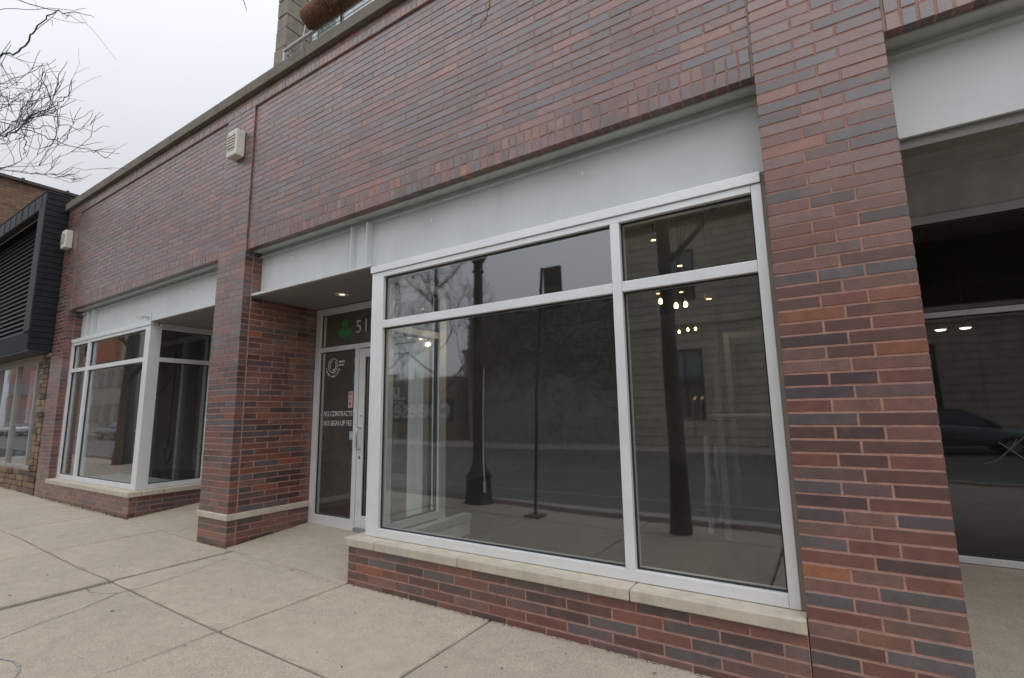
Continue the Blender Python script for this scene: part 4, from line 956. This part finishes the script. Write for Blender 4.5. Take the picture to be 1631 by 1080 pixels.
limb(T1, [H1, Vector((-.95, -2.3, 3.2)), at(790, -30, -1.5), at(779, 8, -1.5), at(774, 28, -1.5), at(761, 47, -1.5)], .010, .0022, rg, 0, m=RUSS, js=.003)
limb(T1, [at(776, 15, -1.5), at(765, 22, -1.5), at(750, 26, -1.5)], .004, .002, rg, 0, m=RUSS, js=.003)
limb(T1, [H1, Vector((-1.6, -2.3, 3.6)), at(385, -30, -1.6), at(389, 0, -1.6), at(393, 17, -1.6)], .008, .002, rg, 0, js=.003)

# ------------------------------------------------------------------ street lamp, stop sign, bin
LPM = mat('black_green_lamp_paint', (.018, .022, .020), .45)
t = empty('street_lamp', (-4.7, -3.34, -.36), label='black fluted cast-iron street lamp standing at the kerb', cat='street lamp')
MB().lathe([(.26, -.36), (.26, -.30), (.22, -.26), (.20, .05), (.23, .10), (.14, .22), (.105, .35), (.115, .40)], -4.7, -3.34, 20, flute=.08).build('base', LPM, t, smooth=True)
MB().lathe([(.10, .40), (.095, 1.5), (.078, 3.35), (.072, 3.5)], -4.7, -3.34, 24, flute=.12).build('shaft', LPM, t)
MB().lathe([(.072, 3.5), (.105, 3.53), (.08, 3.57), (.075, 3.66), (.155, 3.80), (.165, 3.9), (.12, 3.93)], -4.7, -3.34, 20).build('capital', LPM, t, smooth=True)
MB().lathe([(.12, 3.93), (.21, 4.15), (.20, 4.4), (.12, 4.62), (.03, 4.75)], -4.7, -3.34, 20).build('globe', mat('frosted_globe', (.7, .7, .66), .3), t, smooth=True)
MB().lathe([(.13, 4.60), (.09, 4.72), (.02, 4.78), (.015, 4.9)], -4.7, -3.34, 16).build('finial', LPM, t)
SG = mat('sign_green', (.035, .055, .05), .5); SP = mat('sign_print', (.20, .22, .20), .6)
t = empty('stop_sign_post', (-3.4, -2.91, -.33), label='slim leaning post with a narrow dark sign plate facing the road', cat='sign post')
MB().tube([(-3.41, -2.91, -.33), (-3.33, -2.91, 1.5), (-3.20, -2.91, 3.22)], .024, 8).build('post', mat('dark_steel', (.03, .03, .032), .5), t)
box('foot_plate', -3.53, -3.29, -3.03, -2.79, -.335, -.305, mat('rusty_plate', (.10, .06, .045), .9), t)
sp_ = box('sign_plate', -3.175, -2.885, -2.925, -2.905, 2.60, 3.215, SG, t, bevel=.004)
d_ = disc_ring(-3.10, 3.08, .055, .010, -2.9035, 20); d_.box(-3.02, -2.91, -2.9045, -2.9035, 3.09, 3.11); d_.box(-3.02, -2.93, -2.9045, -2.9035, 3.05, 3.065); d_.box(-3.15, -2.92, -2.9045, -2.9035, 2.84, 2.92); d_.build('emblem', SP, sp_)

# ------------------------------------------------------------------ buildings across the road
STW = mat('cream_limestone', (.50, .44, .35), .85, var=.15, scale=2, grime=.25); WG = mat('far_window_glass', (.03, .035, .04), .08, spec=.8)
FY = -17.75
LB = empty('limestone_building', (0, -20, 0), label='tall cream limestone building with banded courses across the road', cat='building')
box('wall_core', -7.1, 26, -30, FY - .14, -.4, 9.3, mat('stone_joint', (.16, .14, .11), .9), LB)
OPEN = []
for i in range(8):
    c = -4.7 + i * 4.1; OPEN += [(c - .72, c + .72, .95, 3.55), (c - .65, c + .65, 5.9, 7.9)]
OPEN.append((2.1, 3.7, -.4, 3.4))
z = -.3; crs = 0; STONES = []
while z < 8.7:
    h = .33; segs = [(-7.1, 26)]
    for (a, b, c, d) in OPEN:
        if z + h > c and z < d:
            ns = []
            for (u, v) in segs:
                if b <= u or a >= v: ns.append((u, v)); continue
                if a > u: ns.append((u, a))
                if b < v: ns.append((b, v))
            segs = ns
    for (u, v) in segs:
        k = max(1, round((v - u) / 1.25))
        for i in range(k): STONES.append((u + (v - u) * i / k + .008, u + (v - u) * (i + 1) / k - .008, z + .012, z + h - .012))
    z += h; crs += 1
STONES.sort(key=lambda q: abs(q[0] + 3) + .4 * abs(q[2] - 3))
for q in STONES[:290]: box('limestone_block', q[0], q[1], FY - .15, FY, q[2], q[3], STW, LB)
mb = MB()
for q in STONES[290:]: mb.box(q[0], q[1], FY - .15, FY, q[2], q[3])
mb.build('limestone_block_field', STW, LB, kind='stuff')
for (a, b, c, d) in OPEN:
    f = box('window', a + .01, b - .01, FY - .16, FY - .141, c, d, WG, LB); cxm = (a + b) / 2
    MB().box(a, a + .09, FY - .139, FY - .05, c, d).box(b - .09, b, FY - .139, FY - .05, c, d).box(cxm - .03, cxm + .03, FY - .139, FY - .08, c, d).box(a + .09, cxm - .03, FY - .139, FY - .08, (c + d) / 2, (c + d) / 2 + .06).box(cxm + .03, b - .09, FY - .139, FY - .08, (c + d) / 2, (c + d) / 2 + .06).build('frame', DARKM, f)
    box('blind', a + .1, b - .1, FY - .138, FY - .13, d - (d - c) * .4, d, mat('pale_far_blind', (.20, .25, .27), .8), f)
box('cornice', -7.3, 26.2, -18.5, FY + .35, 9.301, 9.62, STW, LB, bevel=.05); box('parapet', -7.1, 26, -18.4, FY + .02, 9.621, 10.0, STW, LB); box('string_course', -7.12, 26, FY - .1, FY + .12, 4.62, 4.88, STW, LB, bevel=.02)
DB = empty('dark_brick_building', (-11, -20, 0), label='low dark grey brick building with flat roof across the road', cat='building')
DKB = coursed('dark_brick', (.36, .36, .36), (.28, .28, .28), (.18, .18, .18), .5, .16)
box('wall', -15.9, -7.11, -30, FY + .02, -.4, 6.2, DKB, DB); box('parapet_coping', -16, -7.11, -18.2, FY + .1, 6.201, 6.36, mat('grey_coping', (.2, .2, .2), .8), DB)
for i in range(0): box('wall_pilaster', -15.8 + i, -15.55 + i, FY + .021, FY + .10, -.32, 6.2, DKB, DB)
iv = MB(); ri = random.Random(12)
for i in range(9000):
    x = ri.uniform(-15.9, -7.15); top = 6.25 + .25 * math.sin(x * 1.7) + .15 * math.sin(x * 4.1); z = top - abs(ri.gauss(0, 1.5)) - (0 if ri.random() < .8 else ri.uniform(0, 1.5)); s_ = ri.uniform(.05, .12); a = ri.uniform(0, 6.28); yy = FY + ri.uniform(.06, .28)
    if z < 1.2: continue
    iv.poly([(x - s_ * math.cos(a), yy, z - s_ * math.sin(a)), (x + s_ * math.sin(a) * .6, yy + ri.uniform(-.05, .05), z - s_ * math.cos(a) * .6), (x + s_ * math.cos(a), yy + ri.uniform(0, .06), z + s_ * math.sin(a)), (x - s_ * math.sin(a) * .6, yy, z + s_ * math.cos(a) * .6)], [(0, 1, 2, 3)])
iv.build('ivy', mat('ivy_leaf', (.17, .175, .155), .6, var=.6, scale=9), kind='stuff', label='dense ivy hanging over the upper wall of the dark brick building', cat='ivy')
BB = empty('beige_building', (-18, -24, 0), label='beige rendered building with corner set back behind the dark one', cat='building')
box('wall', -20.5, -16.6, -34, -23, -.4, 5.2, mat('beige_render', (.42, .37, .29), .9, var=.15), BB); box('roof_coping', -20.6, -16.5, -34, -22.9, 5.201, 5.4, COPE, BB)
SF = empty('green_shopfront', (-27, -20, 0), label='low shop with a dark green sign board across the road', cat='building')
box('wall', -33, -17.2, -26, -18.2, -.4, 3.2, mat('shop_beige', (.25, .23, .19), .9), SF)
sb = box('sign_board', -27, -17.4, -18.195, -18.1, .72, 1.98, mat('dark_green_board', (.015, .035, .032), .5), SF)
text_mesh('lettering', 'cheese', 1.62, mat('sign_white', (.62, .64, .64), .6), sb, (-17.55, -18.09, .95), rot=(math.pi / 2, 0, math.pi), bold=.035, ext=.004)
box('stall_riser', -33, -17.3, -18.19, -18.12, -.3, .70, mat('riser_brown', (.20, .17, .13), .8), SF)
# distant row
DR = (('far_row_building', -70.5, -57, 10.6, (.40, .38, .31), 'pale far shop building with orange brick upper bay down the road'), ('far_row_building', -56.5, -45, 6.2, (.30, .29, .25), 'grey-beige two-storey far building down the road'), ('far_row_building', -44.5, -34, 4.6, (.40, .36, .27), 'single-storey pale far building down the road'), ('far_row_building', -100, -84, 10, (.38, .2, .17), 'reddish far building at the end of the road'), ('far_row_building', -83.5, -71, 7, (.36, .33, .28), 'tan far building beside the one with orange brick'))
for nm, a, b, h, c, lab in DR:
    D = empty(nm, ((a + b) / 2, -20, 0), label=lab, cat='building')
    f = box('wall', a, b, -30, FY, -.4, h, mat('far_wall_%d' % int(-a), c, .9, var=.12, scale=1), D); box('coping', a - .1, b + .1, -30, FY + .12, h + .001, h + .3, COPE, D)
    n = int((b - a) / 2.6)
    for i in range(n):
        x = a + .8 + i * 2.6
        for z in ([1.0] if h < 5 else [1.0, 4.6]):
            wd = box('window', x, x + 1.5, FY + .001, FY + .05, z, z + 1.7, WG, D); MB().box(x - .06, x + 1.56, FY + .001, FY + .12, z - .12, z - .01).build('sill', COPE, wd)
    if a == -70.5: box('brick_bay', -67.8, -61.9, FY + .001, FY + .25, 7.2, 9.8, mat('orange_brick_far', (.42, .14, .06), .9, var=.2), D)
# wooded rise closing the street
WDM = mat('far_wood', (.055, .05, .045), .95, var=.4, scale=.6)
wm = MB(); rw = random.Random(4)
for i in range(420):
    x = rw.uniform(-60, 10); y = rw.uniform(-60, -42); h = rw.uniform(3, 6.5) * (1.15 if x < -20 else .9)
    wm.tube([(x, y, -.5), (x + rw.gauss(0, .2), y, h * .5), (x + rw.gauss(0, .4), y, h)], [.16, .1, .03], 4, cap=False)
    for j in range(9):
        z = h * rw.uniform(.3, .95); a = rw.uniform(0, 6.28); l = (h - z) * .5 + .5; wm.tube([(x, y, z), (x + math.cos(a) * l, y + math.sin(a) * l, z + l * .8)], [.06, .015], 3, cap=False)
wm.build('far_wood', WDM, kind='stuff', label='bare brown wood on the rise beyond the far buildings', cat='wood')
MB().poly([(-90, -70, -.4), (40, -70, -.4), (40, -44, -.4), (-90, -44, -.4), (-90, -75, 4.2), (40, -75, 2.4)], [(3, 2, 1, 0), (0, 1, 5, 4)]).build('hillside', mat('hill_brown', (.07, .06, .045), .95), kind='structure')

# ------------------------------------------------------------------ parked cars across the road
TYR = mat('tyre', (.02, .02, .02), .85); RIM = mat('alloy', (.35, .35, .36), .3, metal=.8); CG = mat('car_glass', (.015, .02, .022), .06, spec=.9)
def car(x, y, col, lab, facing=1, hatch=False):
    z0 = -.46; t = empty('parked_car', (x, y, z0), label=lab, cat='car', group=None); m = mat('car_paint_%d' % int(abs(x) * 10), col, .3, var=.03, metal=.3, coat=1)
    F_ = facing; st = [(-2.28, .42, .70, .86), (-2.15, .34, .98, .88), (-1.55, .30, 1.04, .90), (-1.0, .28, 1.02, .90), (0, .27, 1.0, .91), (.85, .27, .98, .90), (1.1, .27, .97, .90), (1.9, .30, .84, .87), (2.2, .36, .72, .80), (2.3, .45, .6, .70)]
    def ring(px, zl, zh, hw): return [(x + F_ * px, y - hw * .92, z0 + zl), (x + F_ * px, y - hw, z0 + zl + .12), (x + F_ * px, y - hw, z0 + (zl + zh) / 2 + .1), (x + F_ * px, y - hw * .93, z0 + zh), (x + F_ * px, y - hw * .5, z0 + zh + .03), (x + F_ * px, y + hw * .5, z0 + zh + .03), (x + F_ * px, y + hw * .93, z0 + zh), (x + F_ * px, y + hw, z0 + (zl + zh) / 2 + .1), (x + F_ * px, y + hw, z0 + zl + .12), (x + F_ * px, y + hw * .92, z0 + zl)]
    def loft(sec, name, m_, par):
        P = []; 
        for s_ in sec: P += s_
        n = len(sec[0]); Fs = []
        for i in range(len(sec) - 1):
            for k in range(n): Fs.append((i * n + k, i * n + (k + 1) % n, (i + 1) * n + (k + 1) % n, (i + 1) * n + k))
        Fs += [tuple(range(n)), tuple(range((len(sec) - 1) * n, len(sec) * n))]
        o = MB().poly(P, Fs).build(name, m_, par, smooth=False)
        b_ = bmesh.new(); b_.from_mesh(o.data); bmesh.ops.recalc_face_normals(b_, faces=b_.faces); b_.to_mesh(o.data); b_.free(); return o
    body = loft([ring(*q) for q in st], 'body', m, t); body.modifiers.new('s', 'SUBSURF').levels = 1; body.modifiers['s'].render_levels = 1
    cb = [(-1.95 if not hatch else -2.1, 1.02, .80, 1.03), (-1.25 if not hatch else -1.7, 1.0, .68, 1.40), (-.3, 1.0, .64, 1.47), (.35, 1.0, .65, 1.43), (1.25, .97, .80, .99)]
    def cring(px, zl, hw, zh): return [(x + F_ * px, y - .82, z0 + zl - .02), (x + F_ * px, y - hw, z0 + zh - .04), (x + F_ * px, y - hw * .8, z0 + zh), (x + F_ * px, y + hw * .8, z0 + zh), (x + F_ * px, y + hw, z0 + zh - .04), (x + F_ * px, y + .82, z0 + zl - .02)]
    cab = loft([cring(*q) for q in cb], 'cabin_glass', CG, t)
    rf = [(-1.3 if not hatch else -1.75, 1.41), (-.3, 1.485), (.4, 1.44)]
    MB().poly([(x + F_ * a, y + s_ * .62, z0 + b) for a, b in rf for s_ in (-1, 1)] + [(x + F_ * a, y + s_ * .60, z0 + b + .02) for a, b in rf for s_ in (-1, 1)], [(6, 8, 9, 7), (8, 10, 11, 9), (0, 2, 8, 6), (2, 4, 10, 8), (1, 7, 9, 3), (3, 9, 11, 5), (0, 6, 7, 1), (4, 5, 11, 10)]).build('roof', m, t)
    for s_ in (-1, 1):
        for (a, za, b, zb) in ((-1.95, 1.0, -1.27, 1.42), (-.32, 1.0, -.28, 1.46), (1.22, .98, .38, 1.44)): MB().tube([(x + F_ * a, y + s_ * .82, z0 + za), (x + F_ * b, y + s_ * .66, z0 + zb)], .035, 6).build('pillar', m, t)
    for px in (-1.38, 1.42):
        for s_ in (-1, 1):
            w_ = MB().tube([(x + F_ * px, y + s_ * .70, z0 + .33), (x + F_ * px, y + s_ * .91, z0 + .33)], .33, 24).build('wheel', TYR, t); MB().tube([(x + F_ * px, y + s_ * .88, z0 + .33), (x + F_ * px, y + s_ * .918, z0 + .33)], .20, 10).build('rim', RIM, w_)
    for s_ in (-1, 1):
        MB().box(min(x + F_ * 2.05, x + F_ * 2.27), max(x + F_ * 2.05, x + F_ * 2.27), y + s_ * .68 - .12, y + s_ * .68 + .12, z0 + .60, z0 + .72).build('headlight', mat('lamp_clear', (.6, .6, .6), .2), t)
        MB().box(min(x - F_ * 2.26, x - F_ * 2.1), max(x - F_ * 2.26, x - F_ * 2.1), y + s_ * .7 - .12, y + s_ * .7 + .12, z0 + .72, z0 + .9).build('tail_light', mat('lamp_red', (.3, .02, .02), .2), t)
        MB().tube([(x + F_ * .9, y + s_ * .9, z0 + 1.02), (x + F_ * .85, y + s_ * 1.02, z0 + 1.04)], .06, 8).build('door_mirror', m, t)
    return t
car(3.5, -13.2, (.09, .12, .12), 'dark grey-green saloon parked across the road, mirrored in the right-hand shop window')
car(-36, -13.2, (.5, .52, .54), 'silver saloon parked across the road far down the street', 1)
car(-47, -13.2, (.10, .12, .16), 'dark blue hatchback parked across the road beyond the silver car', 1, True)
car(-73, -13.2, (.55, .57, .6), 'pale car parked across the road at the far end of the street', -1)
